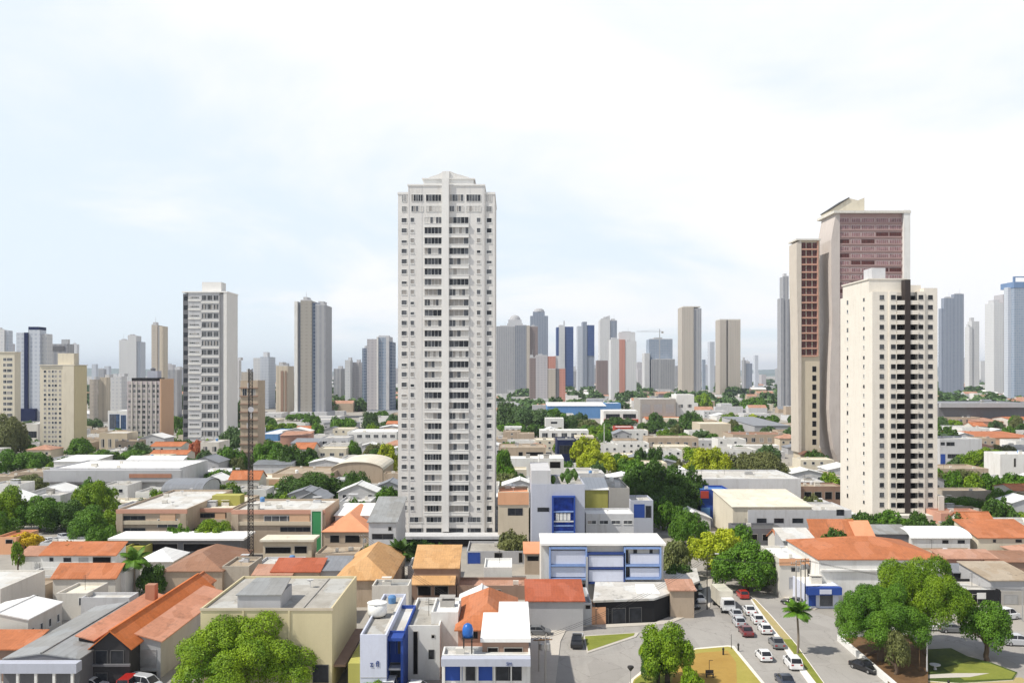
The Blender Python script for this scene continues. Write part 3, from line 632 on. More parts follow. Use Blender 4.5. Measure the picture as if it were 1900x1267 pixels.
def ground(name, pts, z, mat, px=True, kind='structure'):
    b = MB(); q = [P(a, c) for a, c in pts] if px else [Vector((a, c, 0)) for a, c in pts]
    a = sum(q[k].x*q[(k+1)%len(q)].y-q[(k+1)%len(q)].x*q[k].y for k in range(len(q)))
    if a < 0: q.reverse()
    b.poly([(p.x, p.y, z) for p in q]); return tag(b.build(name, mat), kind=kind)
def raised(name, pts, z, mat, top=None, px=True, kind='structure'):
    b = MB(); q = [P(a, c) for a, c in pts] if px else [Vector((a, c, 0)) for a, c in pts]
    b.prism([(p.x, p.y) for p in q], -.05, z, 0, 1 if top else None, False); return tag(b.build(name, [mat]+([top] if top else [])), kind=kind)
def band(name, pts, w, z, mat, px=True, kind='structure'):
    """a kerb or strip of width w along a line"""
    q = [P(a, c) for a, c in pts] if px else [Vector((a, c, 0)) for a, c in pts]; b = MB()
    for a, c in zip(q, q[1:]):
        d = (c-a).normalized(); n = Vector((-d.y, d.x, 0))*w/2; c2 = c+d*w*.3
        b.prism([(a+n)[:2], (a-n)[:2], (c2-n)[:2], (c2+n)[:2]], -.05, z)
        z -= .003
    return tag(b.build(name, mat), kind=kind)
# ================================================================ THE SETTING
tag(MB().box(-14000, 14000, 60, 30000, -1, 0, 0, 'bfrlk').build('ground', 'g_city'), kind='structure')
b = MB(); r_ = random.Random(3); hp = []
for rng, (y0, hh, xs) in enumerate(((9000, 55, 0), (12500, 110, 1.7))):
    n = 90; prev = None
    for i in range(n+1):
        x = -14000+28000*i/n; t = i/n
        h = hh*(.55+.3*math.sin(t*9+xs)+.25*math.sin(t*23+xs*2)+.1*math.sin(t*61))+35*(math.exp(-((x+5200)/2600)**2))
        cur = ((x, y0, -2), (x, y0+700, max(5, h)), (x, y0+2200, max(5, h*.9)), (x, y0+3000, -2))
        if prev:
            for k in range(3): b.poly([prev[k], cur[k], cur[k+1], prev[k+1]])
        prev = cur
tag(b.build('hills', 'g_hill'), kind='structure')
# road surfaces (grey sun-bleached asphalt), kerbed islands, verges
ground('junction', [(985,1159),(1095,1158),(1215,1153),(1296,1120),(1318,1075),(1318,1024),(1262,1000),(1205,985),(1270,985),(1318,1000),(1362,1012),(1420,1100),(1500,1130),(1600,1165),(1760,1158),(1905,1172),(1960,1330),(960,1330)], .004, 'g_asph')
ground('parking_lot', [(40,1016),(214,961),(216,1000),(120,1018)], .008, 'g_asph'); foot(PD(60,250), PD(216,250), 226, 262)
ground('side_street', [(262,1290),(585,1290),(575,1240),(300,1240)], .004, 'g_asph')
ground('left_street', [(-60,1290),(262,1290),(262,1268),(-60,1268)], .006, 'g_asph')
raised('pavement', [(1094,1160),(1216,1155),(1298,1121),(1314,1075),(1322,1075),(1317,1127),(1240,1158),(1120,1165)], .13, 'g_pave')
raised('pavement', [(985,1165),(1095,1160),(1050,1170),(1040,1190),(1028,1290),(982,1290)], .12, 'g_pave')
raised('pavement', [(1398,1062),(1440,1062),(1470,1108),(1520,1128),(1512,1131),(1462,1112),(1432,1098)], .13, 'g_pave')
raised('island', [(1082,1180),(1186,1174),(1180,1182),(1090,1212)], .14, 'kerb', 'g_pave')
ground('island_grass', [(1085,1181.5),(1178,1175.5),(1176,1180),(1091,1208.5)], .16, 'g_grass')
raised('median', [(1392,1111),(1401,1111),(1430,1141),(1478,1196),(1545,1290),(1516,1290),(1455,1205),(1420,1156)], .15, 'kerbw', 'kerbw')
ground('median_grass', [(1394.5,1112),(1400,1112),(1429,1142),(1477,1197),(1540,1285),(1527,1285),(1464,1203),(1424,1153)], .165, 'g_dry')
ground('median_lawn', [(1452,1187),(1469,1187),(1543,1290),(1531,1290),(1466,1204)], .17, 'g_grass')
raised('field_edge', [(1160,1290),(1170,1262),(1200,1237),(1242,1217),(1292,1203),(1350,1198),(1362,1199),(1418,1267),(1434,1290)], .14, 'kerb', 'kerb')
ground('field', [(1166,1290),(1176,1262),(1204,1240),(1244,1219.5),(1292,1205.5),(1350,1200.5),(1358,1202),(1412,1268),(1427,1290)], .15, 'g_olive')
ground('bare_earth', [(1240,1290),(1252,1245),(1260,1222),(1300,1212),(1350,1208),(1366,1230),(1368,1290)], .156, 'g_ochre')
ground('field_lawn', [(1170,1290),(1178,1264),(1206,1242),(1240,1228),(1236,1290)], .156, 'g_grass')
# raised planting bed with a white wall on the right of the avenue
raised('planter_bed', [(1564,1189),(1690,1183),(1722,1230),(1722,1290),(1668,1290)], .55, 'g_soil', 'g_soil')
raised('green', [(1700,1206),(1765,1203),(1795,1218),(1840,1230),(1888,1248),(1880,1262),(1780,1268),(1700,1262)], .12, 'kerb', 'g_dgrass')
ground('green_lawn', [(1750,1240),(1800,1228),(1838,1232),(1884,1249),(1877,1260),(1790,1263)], .135, 'g_grass')
ground('dry_verge', [(1690,1264),(1895,1256),(1960,1290),(1690,1290)], .012, 'g_dry')
raised('footpath', [(1702,1254),(1770,1250),(1836,1250),(1800,1257),(1700,1260)], .15, 'g_pave')
wl = thing('planter_wall', 'long white rendered wall edging the brown planting bed beside the avenue', 'wall', P(1555,1190))
wb = MB(); o = P(1555,1190)
for a, c in ((P(1556,1188), P(1662,1280)), (P(1562,1187), P(1614,1184))):
    d = (c-a).normalized(); n = Vector((-d.y, d.x, 0))*.22
    wb.prism([tuple((a-o+n)[:2]), tuple((a-o-n)[:2]), tuple((c-o-n)[:2]), tuple((c-o+n)[:2])], 0, .95 if a.x < P(1560,1188).x else .94)
wb.build('wall', 'white', wl)
# ================================================================ TOWERS
D1 = HC*F/(1010-HZ); S1 = F/D1
def zpx(py, D): return HC-(py-HZ)*D/F
# --- the tall pale apartment tower in the middle
T = thing('apartment_tower', 'tallest pale grey apartment tower with stepped crown and rows of balcony windows', 'apartment tower', (PD(828,D1), D1, 0)); foot(PD(735,D1), PD(920,D1), D1, D1+23)
X = lambda px: (px-828)/S1
Z = lambda py: zpx(py, D1)
b = MB(); b.box(X(738), X(757), .45, 22, 0, Z(360)); b.box(X(757)+.01, X(899)-.01, 0, 22.2, 0, Z(345)); b.box(X(899), X(918), .45, 22, 0, Z(360))
b.build('wall', 't1', T)
b = MB(); b.box(X(820), X(833), -.75, .02, Z(985), Z(331)); b.build('pier', 't1b', T)
b = MB()
for a, c in ((738,757),(899,918)): b.box(X(a)-.12, X(c)+.12, .3, 22.1, Z(360), Z(356))
b.box(X(757)-.15, X(899)+.15, -.18, 22.4, Z(345), Z(342)); b.box(X(785), X(878), 1.2, 18, Z(342), Z(331)); b.box(X(782), X(881), .9, 18.3, Z(331), Z(329))
b.build('parapet', 't1b', T)
MB().extr([(X(792),Z(329)+.01),(X(872),Z(329)+.01),(X(868),Z(326)),(X(846),Z(320)),(X(834),Z(315)),(X(824),Z(315)),(X(812),Z(321)),(X(796),Z(326))], 1.6, 15).build('pediment', 't1', T)
MB().box(X(820), X(833), 1.2, 1.59, Z(329)+.01, Z(316)).build('finial', 't1b', T)
_TW = {}
def wide(w, h, var, cool=False):
    k = (round(w,1), round(h,1), var)
    if k in _TW: return _TW[k]
    r = random.Random(var*31+5); b = MB(); n = r.choice((4,5,5,6)); fr = .05
    b.box(-w/2, w/2, -.05, .04, h-fr, h); b.box(-w/2, w/2, -.05, .04, 0, fr)
    for i in range(n+1): x = -w/2+.03+(w-.06)*i/n; b.box(x-.03, x+.03, -.05, .04, fr, h-fr)
    tone = r.choice([(1,1,2,3),(1,2,2,3),(2,2,3,4),(1,2,3,3),(1,1,2,2),(2,3,4,4),(3,3,4,2)])
    for i in range(n):
        x0 = -w/2+.06+(w-.06)*i/n; x1 = -w/2+(w-.06)*(i+1)/n
        b.poly([(x0,0,fr),(x1,0,fr),(x1,0,h-fr),(x0,0,h-fr)], r.choice(tone))
    _TW[k] = b.mesh('wide_window', ['frame','glass','glassg','curtain','curtainl']); return _TW[k]
bal = MB(); slabs = MB()
w1, w2 = (820-786)/S1, (870-833)/S1; hh = 12.3/S1
bm_ = {}
for i in range(29):
    py = 409+(943-409)*i/28+6
    for j, (a, c) in enumerate(((787,820),(833,870))):
        link('balcony_window', wide((c-a)/S1-.1, hh, RND.randrange(24)), T, (X((a+c)/2), -.06, Z(py)))
        if j not in bm_:
            m = MB(); ww = (c-a)/S1; m.box(-ww/2, ww/2, -.48, -.002, -.95, -.09); m.box(-ww/2-.06, ww/2+.06, -.55, 0, -.1, -.02); bm_[j] = m.mesh('balcony_front', 't1b')
        link('balcony_front', bm_[j], T, (X((a+c)/2), 0, Z(py)))
b = MB()                                          # the small windows of the outer columns: the first hundred apart, the rest as one
cnt = 0
for i in range(29):
    py = 409+(943-409)*i/28+4
    for (a, c) in ((744,755),(761,769),(884,892),(902.5,912.5)):
        y = .45 if a < 757 or a > 899 else 0
        var = RND.randrange(5)
        me = winmesh((c-a)/S1, 1.15 if RND.random() < .7 else .75, 'w', var); zz_ = Z(py)
        if cnt < 100: link('window', me, T, (X((a+c)/2), y-.004, zz_))
        else:
            i0 = len(b.v); b.v += [(v.co.x+X((a+c)/2), v.co.y+y-.004, v.co.z+zz_) for v in me.vertices]
            for p in me.polygons: b.f.append(tuple(i0+k for k in p.vertices)); b.m.append(min(p.material_index, 2))
        cnt += 1
tag(b.build('window', ['frame','glass','glassg'], T), kind='stuff')
for py, hgt in ((374,13),(393,11)):
    for a, c in ((745,754),(763,785),(790,819),(834,860),(865,892),(902,912)):
        link('crown_window', wide((c-a)/S1, hgt/S1, RND.randrange(24)), T, (X((a+c)/2), (.45 if a < 757 or a > 899 else 0)-.06, Z(py)))
for py in (969,990):
    for a, c in ((741,752),(760,785),(791,819),(833,860),(868,892),(903,913)):
        window(T, X((a+c)/2), (.45 if a < 757 or a > 899 else 0)-.004, Z(py), (c-a)/S1, 11/S1, 's' if py > 980 else 'w')
b = MB()
for x in (759,783,872,896): b.box(X(x)-.05, X(x)+.05, -.03, .01, 0, Z(345))
b.build('joint', 'lgray', T)
tag(MB().box(-13.2, 13.8, -5.5, -.02, 0, 3.0).build('podium', 'lgray', T))
b = MB(); b.box(-12.5, 12.8, -5.6, -5.49, .6, 2.3); b.build('podium_opening', 'void', T)
# --- beige tower at the right with balconies
D3 = HC*F/(975-HZ); S3 = F/D3
T = thing('apartment_tower', 'cream apartment tower with dark vertical stripe through its black balcony recesses', 'apartment tower', (PD(1681,D3), D3, 0)); foot(PD(1615,D3), PD(1745,D3), D3, D3+26)
X = lambda px: (px-1681)/S3
Z = lambda py: zpx(py, D3)
top = Z(541)
b = MB()
b.box(X(1620), X(1650), .5, 25, 0, top); b.box(X(1650)+.01, X(1664), 0, 8, 0, top); b.box(X(1703), X(1716)-.01, 0, 8, 0, top); b.box(X(1716), X(1741), .5, 25, 0, Z(534)); b.box(X(1664), X(1703), 1.9, 25.2, 0, top)
b.box(X(1650)+.01, X(1664)-.001, 8, 25.1, 0, top); b.box(X(1703)+.001, X(1716)-.01, 8, 25.1, 0, top)
b.build('wall', 't30', T)
b = MB(); b.box(X(1620), X(1690), 3, 23, top, Z(517)); b.box(X(1618), X(1692), 2.8, 23.2, Z(517), Z(514.5)); b.box(X(1690)+.05, X(1718), 3, 21, top, Z(527)); b.build('penthouse', 't30', T)
b = MB(); b.box(X(1639), X(1665), 8, 14, Z(514.5), Z(491)); b.build('water_tower', 'lgray', T)
b = MB(); b.box(X(1678), X(1688), -.55, 2, Z(955), Z(519)); b.build('stripe', 'stripe', T)
b = MB(); b.box(X(1664)+.01, X(1678)-.01, 1.82, 1.89, Z(950), top-1); b.box(X(1688)+.01, X(1703)-.01, 1.82, 1.89, Z(950), top-1); b.build('recess', 'void', T)  # near-black back sheets paint in the shade of the balcony recesses
bm_ = {}
for i in range(22):
    py = 552+(937-552)*i/21
    for j, (a, c) in enumerate(((1664,1678),(1688,1703))):
        if j not in bm_:
            m = MB(); ww = (c-a)/S3; m.box(-ww/2+.01, ww/2-.01, -.35, 1.8, -.18, 0); m.box(-ww/2+.01, ww/2-.01, -.35, -.2, 0, .95); bm_[j] = m.mesh('balcony', 't30')
        link('balcony', bm_[j], T, (X((a+c)/2), 0, Z(py+12)))
    for a, c in ((1633.5,1641.5),(1653,1662),(1704,1713),(1723.5,1732)):
        yy = .5 if a < 1650 or a > 1716 else 0
        window(T, X((a+c)/2), yy-.004, Z(py+3.5), (c-a)/S3, 8.2/S3, 'n')
    py_ = py
    for yy, w_ in ((6.5, .8), (19.0, .8)):
        link('side_window', winmesh(w_+.3, 1.1 if (i*7+int(yy)) % 3 else .8, 'w' if i % 3 else 'n', i % 5), T, (X(1620)-.004, yy, Z(py_+3))).rotation_euler = (0,0,-math.pi/2)
b = MB(); b.box(X(1628), X(1752), -4, 0-.02, 0, Z(952)); b.box(X(1742)+.02, X(1752), -.01, 12, 0, Z(920)); b.build('podium', 'offwhite', T)
for x in (1655,1725,1745): window(T, X(x), -4.004, 1.2, 1.9, 1.0, 'w')
# --- pair of red glazed towers behind it
D2 = HC*F/(865-HZ); S2 = F/D2
T = thing('glazed_tower', 'highest right hand tower with pinkish glass front and curved white side fin', 'office tower', (PD(1615,D2), D2, 0)); foot(PD(1510,D2), PD(1690,D2), D2, D2+34)
X = lambda px: (px-1615)/S2
Z = lambda py: zpx(py, D2)
pr = [(1552,392),(1550,405),(1547,420),(1543,445),(1543,520),(1545,600),(1541,680),(1539,760),(1542,800),(1548,835),(1557,862),(1559,862),(1559,392)]
MB().extr([(X(a), Z(c)) for a, c in pr], .4, 19).build('side_fin', 'fin', T)
MB().box(X(1559)+.02, X(1676)-.02, 1.0, 21, 0, Z(396)).build('wall', 'pink', T)
MB().box(X(1676), X(1688), -.6, 32, 0, Z(390)).build('corner_fin', 'white', T)
MB().box(X(1546), X(1689), -.9, 22, Z(396)+.03, Z(391.5)).build('roof', 'offwhite', T)
MB().extr([(X(1549),Z(391.5)),(X(1549),Z(386)),(X(1583),Z(364)),(X(1600),Z(368)),(X(1612),Z(363)),(X(1612),Z(391.5))], 5, 18).build('roof_house', 'cream', T)
MB().extr([(X(1547),Z(385.5)),(X(1583),Z(362.2)),(X(1583),Z(364)),(X(1549),Z(386))], 4.5, 18.5).build('roof_plate', 'dmetal', T)
fl = MB(); 
for i in range(25):
    py = 404+i*13.2
    if py > 760: break
    for a, c in ((1559,1577),(1581,1598),(1600,1624),(1627,1650),(1652,1674)):
        st = 'p' if i < 2 or (i > 9 and a > 1599) or (i*3+a) % 5 < 3 else 'r'
        window(T, X((a+c)/2), 1.0-.01, Z(py+8.5), (c-a)/S2, 8.3/S2, st if i % 4 else 'p')
b = MB()
for i in range(26): b.box(X(1558)+.02, X(1676)-.02, .75, .999, Z(411.5+i*13.2+2.6), Z(411.5+i*13.2))
b.build('floor_band', 'pink', T)
T = thing('glazed_tower', 'lower red glazed tower on raw concrete base beside the pinkish tower', 'office tower', (PD(1492,D2+2), D2+2, 0)); foot(PD(1462,D2), PD(1520,D2), D2, D2+20)
X = lambda px: (px-1492)/S2
MB().extr([(X(a), Z(c)) for a, c in [(1478,449),(1478,520),(1480,600),(1481,700),(1482,840),(1487,840),(1487,444)]], 0, 11).build('side_fin', 'fin2', T)
MB().box(X(1486)+.02, X(1522), .8, 11, 0, Z(445)).build('wall', 'beige', T)
MB().box(X(1477), X(1523), -.4, 11.5, Z(445)+.02, Z(442)).build('roof', 'offwhite', T)
b = MB()
for i in range(15): b.box(X(1486)+.03, X(1517), .2, .799, Z(462.5+i*14.2), Z(460+i*14.2))
b.box(X(1517), X(1519), .2, .799, Z(660), Z(446)); b.build('floor_band', 'salmon', T)
for i in range(15):
    for a, c in ((1487,1496),(1497.5,1507),(1508.5,1516.5)): window(T, X((a+c)/2), .79, Z(459.5+i*14.2), (c-a)/S2, 11/S2, 'r')
for i in range(9): window(T, X(1512), .79, Z(690+i*17), 1.9, 2.6, 'd', name='opening')
b = MB(); b.extr([(X(1478),Z(842)),(X(1490),Z(836)),(X(1518),Z(838)),(X(1540),Z(862)),(X(1505),Z(850))], -6, -1); b.build('canopy', 'rust', T)
# --- left: banded grey and white tower
D4 = HC*F/(838-HZ); S4 = F/D4
T = thing('apartment_tower', 'banded grey tower with white blank side wall and rooftop block left of mast', 'apartment tower', (PD(377,D4), D4, 0)); foot(PD(338,D4), PD(436,D4), D4, D4+20)
X = lambda px: (px-377)/S4
Z = lambda py: zpx(py, D4)
b = MB(); b.box(X(349)+.01, X(407)-.01, 0, 18, 0, Z(543)); b.build('wall', 'lgray', T)
b = MB(); b.box(X(339), X(349), .5, 17, 0, Z(545)); b.build('stair_strip', 'dgray', T)
b = MB(); b.box(X(407), X(415), .9, 17, 0, Z(545)); b.build('service_strip', 'gray', T)
b = MB(); b.box(X(415)+.01, X(421), -.3, 19, 0, Z(543)); b.build('side_wall', 't1b', T)
b = MB(); b.box(X(338), X(422), -.5, 19.3, Z(543)+.02, Z(540.5)); b.build('roof', 'r_whitep', T)
b = MB(); b.box(X(370), X(406), 4, 12, Z(540.5)+.01, Z(522)); b.build('roof_block', 't1b', T)
sl = MB(); sb = sl.box(X(349)+.03, X(373), -.35, -.001, 0, .9).mesh('balcony_front', 'white'); sl = MB(); sb2 = sl.box(X(373)+.01, X(407)-.03, -.3, -.001, 0, .85).mesh('balcony_front', 't1b')
for i in range(17):
    py = 547+16.8*i
    for a, c in ((374,383.5),(384.5,394.5),(396,405.5)): window(T, X((a+c)/2), -.004, Z(py+10.5), (c-a)/S4, 9.5/S4, 'w')
    link('balcony_front', sb2, T, (0, 0, Z(py+15.5)))
    link('balcony_front', sb, T, (0, 0, Z(py+12)))
    window(T, X(360.5), -.004, Z(py+6.5), 5.2, .75, 'w')
    window(T, X(344), .49, Z(py+11), 2.2, 2.4, 's', name='stair_window')
# --- left: cream tower with grid of windows
def grid(T, X, Z, S, cols, y0, dy, n, hpx, st='w', y=-.004):
    for i in range(n):
        for a, c in cols: window(T, X((a+c)/2), y, Z(y0+dy*i+hpx), (c-a)/S, hpx/S, st)
D5 = HC*F/(848-HZ); S5 = F/D5
T = thing('apartment_tower', 'squat cream tower with five columns of small windows and blank right side', 'apartment tower', (PD(117,D5), D5, 0)); foot(PD(70,D5), PD(165,D5), D5, D5+22)
X = lambda px: (px-117)/S5
Z = lambda py: zpx(py, D5)
MB().box(X(74), X(117)-.01, 0, 13, 0, Z(679)).build('wall', 'cream', T); MB().box(X(117), X(138), -.5, 13, 0, Z(678)).build('side_wall', 'cream', T); MB().box(X(138)+.01, X(139.5), -.2, 12.5, 0, Z(679)).build('end_wall', 'yellow', T)
MB().box(X(73), X(140), -.6, 13.3, Z(678)+.02, Z(676.5)).build('roof', 'r_cream', T)
MB().box(X(98), X(128), 5, 10, Z(676.5)+.01, Z(655)).build('roof_block', 'cream', T)
grid(T, X, Z, S5, ((81,86),(89,94),(96,100),(101,106),(109,114)), 687, 8.6, 18, 4.8)
D6 = HC*F/(828-HZ); S6 = F/D6
T = thing('apartment_tower', 'pale mauve gridded tower with orange side wall and dark roof slab', 'apartment tower', (PD(268,D6), D6, 0)); foot(PD(234,D6), PD(325,D6), D6, D6+22)
X = lambda px: (px-268)/S6
Z = lambda py: zpx(py, D6)
MB().box(X(236), X(297)-.01, 0, 20, 0, Z(707)).build('wall', 'mauve', T); MB().box(X(297), X(299.5), -.3, 19, 0, Z(703)).build('side_wall', 'orangew', T)
MB().box(X(243), X(288), 1, 14, Z(707)+.01, Z(701)).build('roof_slab', 'black', T); MB().box(X(268), X(287), 4, 10, Z(701)+.01, Z(688)).build('roof_block', 'bluegray', T); MB().lathe((X(275),7,Z(688)+.01), [(1.3,0),(1.5,1.2),(.4,1.9)], 10).build('tank', 'dgray', T)
grid(T, X, Z, S6, ((238,243),(247,252),(255,261),(264,270),(274,279),(283,288),(291,295)), 713, 9.6, 12, 6)
b = MB()
for x in (245,253.5,262.5,272,281,289.5): b.box(X(x)-.25, X(x)+.25, -.35, -.001, 0, Z(707))
b.build('mullion', 'offwhite', T)
D7 = 640.0; S7 = F/D7
T = thing('apartment_tower', 'cream tower with window rows cut by the left edge of the view', 'apartment tower', (PD(0,D7), D7, 0)); foot(PD(-60,D7), PD(32,D7), D7, D7+26)
X = lambda px: (px-0)/S7
Z = lambda py: zpx(py, D7)
MB().box(X(-60), X(27), 0, 8, 0, Z(654)).build('wall', 'cream', T); MB().box(X(-61), X(28), -.5, 8.5, Z(654)+.02, Z(652.5)).build('roof', 'r_cream', T)
grid(T, X, Z, S7, ((-22,-14),(-10,-2),(6,12),(13,23)), 664, 10.3, 11, 5.6)
# --- skyline of far towers
def A(*a): return a
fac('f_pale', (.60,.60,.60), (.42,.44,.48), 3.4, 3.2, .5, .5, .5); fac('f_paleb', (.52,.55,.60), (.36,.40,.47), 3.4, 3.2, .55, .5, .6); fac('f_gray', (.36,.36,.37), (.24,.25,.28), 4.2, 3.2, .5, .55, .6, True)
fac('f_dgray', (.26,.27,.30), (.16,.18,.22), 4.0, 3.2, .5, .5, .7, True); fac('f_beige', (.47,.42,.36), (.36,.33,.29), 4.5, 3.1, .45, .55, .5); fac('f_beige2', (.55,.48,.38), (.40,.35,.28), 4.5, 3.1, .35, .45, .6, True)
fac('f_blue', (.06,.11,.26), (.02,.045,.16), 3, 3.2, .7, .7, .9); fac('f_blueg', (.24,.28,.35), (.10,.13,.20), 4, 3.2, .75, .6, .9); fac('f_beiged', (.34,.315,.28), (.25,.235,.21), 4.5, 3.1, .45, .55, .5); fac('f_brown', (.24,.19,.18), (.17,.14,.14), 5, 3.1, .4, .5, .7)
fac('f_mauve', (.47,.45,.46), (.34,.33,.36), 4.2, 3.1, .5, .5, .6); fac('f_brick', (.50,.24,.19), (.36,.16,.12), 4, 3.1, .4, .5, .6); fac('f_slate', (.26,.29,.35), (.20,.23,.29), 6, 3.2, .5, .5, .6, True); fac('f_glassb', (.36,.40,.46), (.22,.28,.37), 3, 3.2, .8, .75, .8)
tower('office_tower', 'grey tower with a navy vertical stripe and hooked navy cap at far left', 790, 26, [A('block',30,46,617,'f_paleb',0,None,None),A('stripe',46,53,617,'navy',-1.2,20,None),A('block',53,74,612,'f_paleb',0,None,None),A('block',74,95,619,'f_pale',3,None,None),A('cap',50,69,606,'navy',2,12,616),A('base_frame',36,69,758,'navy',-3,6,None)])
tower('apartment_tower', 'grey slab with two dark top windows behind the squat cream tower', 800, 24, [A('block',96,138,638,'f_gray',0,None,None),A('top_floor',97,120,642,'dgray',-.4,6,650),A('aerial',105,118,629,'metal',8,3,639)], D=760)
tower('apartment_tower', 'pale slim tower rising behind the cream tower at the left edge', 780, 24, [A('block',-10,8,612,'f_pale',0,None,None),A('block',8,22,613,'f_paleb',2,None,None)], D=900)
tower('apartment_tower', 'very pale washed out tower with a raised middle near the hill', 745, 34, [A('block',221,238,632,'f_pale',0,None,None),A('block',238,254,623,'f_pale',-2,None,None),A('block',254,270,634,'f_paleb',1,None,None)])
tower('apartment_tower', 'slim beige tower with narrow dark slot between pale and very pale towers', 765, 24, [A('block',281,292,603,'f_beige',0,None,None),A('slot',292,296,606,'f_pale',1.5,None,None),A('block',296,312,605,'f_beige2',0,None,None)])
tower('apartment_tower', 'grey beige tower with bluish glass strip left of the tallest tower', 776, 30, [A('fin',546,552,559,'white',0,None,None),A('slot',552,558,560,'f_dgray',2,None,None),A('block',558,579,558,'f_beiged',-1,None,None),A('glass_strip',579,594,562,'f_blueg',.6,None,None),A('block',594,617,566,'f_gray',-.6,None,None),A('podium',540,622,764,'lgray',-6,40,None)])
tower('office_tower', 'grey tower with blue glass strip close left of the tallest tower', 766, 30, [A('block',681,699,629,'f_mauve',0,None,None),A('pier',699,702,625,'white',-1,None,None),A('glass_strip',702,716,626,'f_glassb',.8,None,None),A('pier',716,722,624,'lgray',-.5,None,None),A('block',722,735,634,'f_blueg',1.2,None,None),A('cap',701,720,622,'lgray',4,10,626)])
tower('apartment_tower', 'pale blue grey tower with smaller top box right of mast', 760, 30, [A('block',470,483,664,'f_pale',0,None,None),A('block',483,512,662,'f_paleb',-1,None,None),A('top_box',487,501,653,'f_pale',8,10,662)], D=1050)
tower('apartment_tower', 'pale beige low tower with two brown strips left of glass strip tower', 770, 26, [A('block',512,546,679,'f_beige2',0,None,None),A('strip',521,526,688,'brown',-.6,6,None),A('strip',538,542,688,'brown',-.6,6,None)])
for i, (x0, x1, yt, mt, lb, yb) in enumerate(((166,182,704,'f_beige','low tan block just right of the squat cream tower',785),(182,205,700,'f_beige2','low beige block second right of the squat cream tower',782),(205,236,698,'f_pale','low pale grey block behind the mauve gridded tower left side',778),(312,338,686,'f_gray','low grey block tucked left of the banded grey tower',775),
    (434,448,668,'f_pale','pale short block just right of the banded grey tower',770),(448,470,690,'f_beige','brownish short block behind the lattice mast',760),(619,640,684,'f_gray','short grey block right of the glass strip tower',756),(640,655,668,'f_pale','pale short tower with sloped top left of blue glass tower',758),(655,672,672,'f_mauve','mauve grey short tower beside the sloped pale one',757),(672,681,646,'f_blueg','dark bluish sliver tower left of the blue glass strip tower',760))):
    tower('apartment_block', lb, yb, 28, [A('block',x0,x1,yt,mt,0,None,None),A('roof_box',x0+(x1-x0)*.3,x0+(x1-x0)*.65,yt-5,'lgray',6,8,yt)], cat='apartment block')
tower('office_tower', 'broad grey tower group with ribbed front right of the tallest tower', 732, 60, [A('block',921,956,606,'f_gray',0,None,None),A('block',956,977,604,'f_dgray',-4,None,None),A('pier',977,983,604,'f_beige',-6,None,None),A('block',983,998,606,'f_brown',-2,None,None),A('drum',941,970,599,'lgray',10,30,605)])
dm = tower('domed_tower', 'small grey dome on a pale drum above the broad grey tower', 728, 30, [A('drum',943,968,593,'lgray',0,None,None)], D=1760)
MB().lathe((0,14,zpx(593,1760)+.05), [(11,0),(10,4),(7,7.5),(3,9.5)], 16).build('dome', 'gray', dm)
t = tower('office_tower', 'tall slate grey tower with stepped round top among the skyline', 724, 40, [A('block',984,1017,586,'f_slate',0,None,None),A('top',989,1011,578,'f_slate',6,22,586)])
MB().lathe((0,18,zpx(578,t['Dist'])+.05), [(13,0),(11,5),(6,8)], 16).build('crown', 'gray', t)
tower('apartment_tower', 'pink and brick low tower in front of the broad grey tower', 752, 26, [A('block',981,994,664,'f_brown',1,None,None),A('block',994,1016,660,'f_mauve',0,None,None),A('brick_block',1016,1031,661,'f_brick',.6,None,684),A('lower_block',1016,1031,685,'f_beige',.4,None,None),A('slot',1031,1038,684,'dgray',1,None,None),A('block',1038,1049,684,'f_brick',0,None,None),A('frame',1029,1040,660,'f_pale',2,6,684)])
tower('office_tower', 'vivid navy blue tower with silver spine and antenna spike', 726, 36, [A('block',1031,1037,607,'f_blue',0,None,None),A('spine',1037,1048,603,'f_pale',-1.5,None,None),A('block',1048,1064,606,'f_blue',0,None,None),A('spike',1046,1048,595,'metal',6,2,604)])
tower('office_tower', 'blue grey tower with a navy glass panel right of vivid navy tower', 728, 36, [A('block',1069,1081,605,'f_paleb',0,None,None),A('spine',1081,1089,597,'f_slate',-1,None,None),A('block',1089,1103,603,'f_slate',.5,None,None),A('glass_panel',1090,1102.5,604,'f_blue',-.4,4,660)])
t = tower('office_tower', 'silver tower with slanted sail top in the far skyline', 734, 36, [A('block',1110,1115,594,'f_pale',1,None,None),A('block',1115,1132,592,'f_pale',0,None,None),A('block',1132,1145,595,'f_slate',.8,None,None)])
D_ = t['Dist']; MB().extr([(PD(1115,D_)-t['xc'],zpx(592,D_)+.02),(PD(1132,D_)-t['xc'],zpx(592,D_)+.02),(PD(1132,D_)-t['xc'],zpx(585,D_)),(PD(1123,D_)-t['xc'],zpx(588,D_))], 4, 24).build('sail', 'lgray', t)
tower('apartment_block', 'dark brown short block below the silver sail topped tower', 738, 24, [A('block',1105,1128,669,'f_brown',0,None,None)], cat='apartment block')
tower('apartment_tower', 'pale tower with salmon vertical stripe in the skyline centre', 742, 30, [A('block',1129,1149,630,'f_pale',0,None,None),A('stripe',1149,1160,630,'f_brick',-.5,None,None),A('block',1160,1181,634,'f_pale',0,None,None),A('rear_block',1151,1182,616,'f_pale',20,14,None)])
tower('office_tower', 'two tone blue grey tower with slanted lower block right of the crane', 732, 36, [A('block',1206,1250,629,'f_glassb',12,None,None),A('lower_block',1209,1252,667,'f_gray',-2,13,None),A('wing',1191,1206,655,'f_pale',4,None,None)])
tower('apartment_tower', 'taller plain beige tower of the lone pair right of centre', 735, 40, [A('block',1257,1287,570,'f_beige',0,None,None),A('block',1287,1302,572,'f_gray',2,None,None),A('top',1260,1300,568,'offwhite',1.5,34,570)])
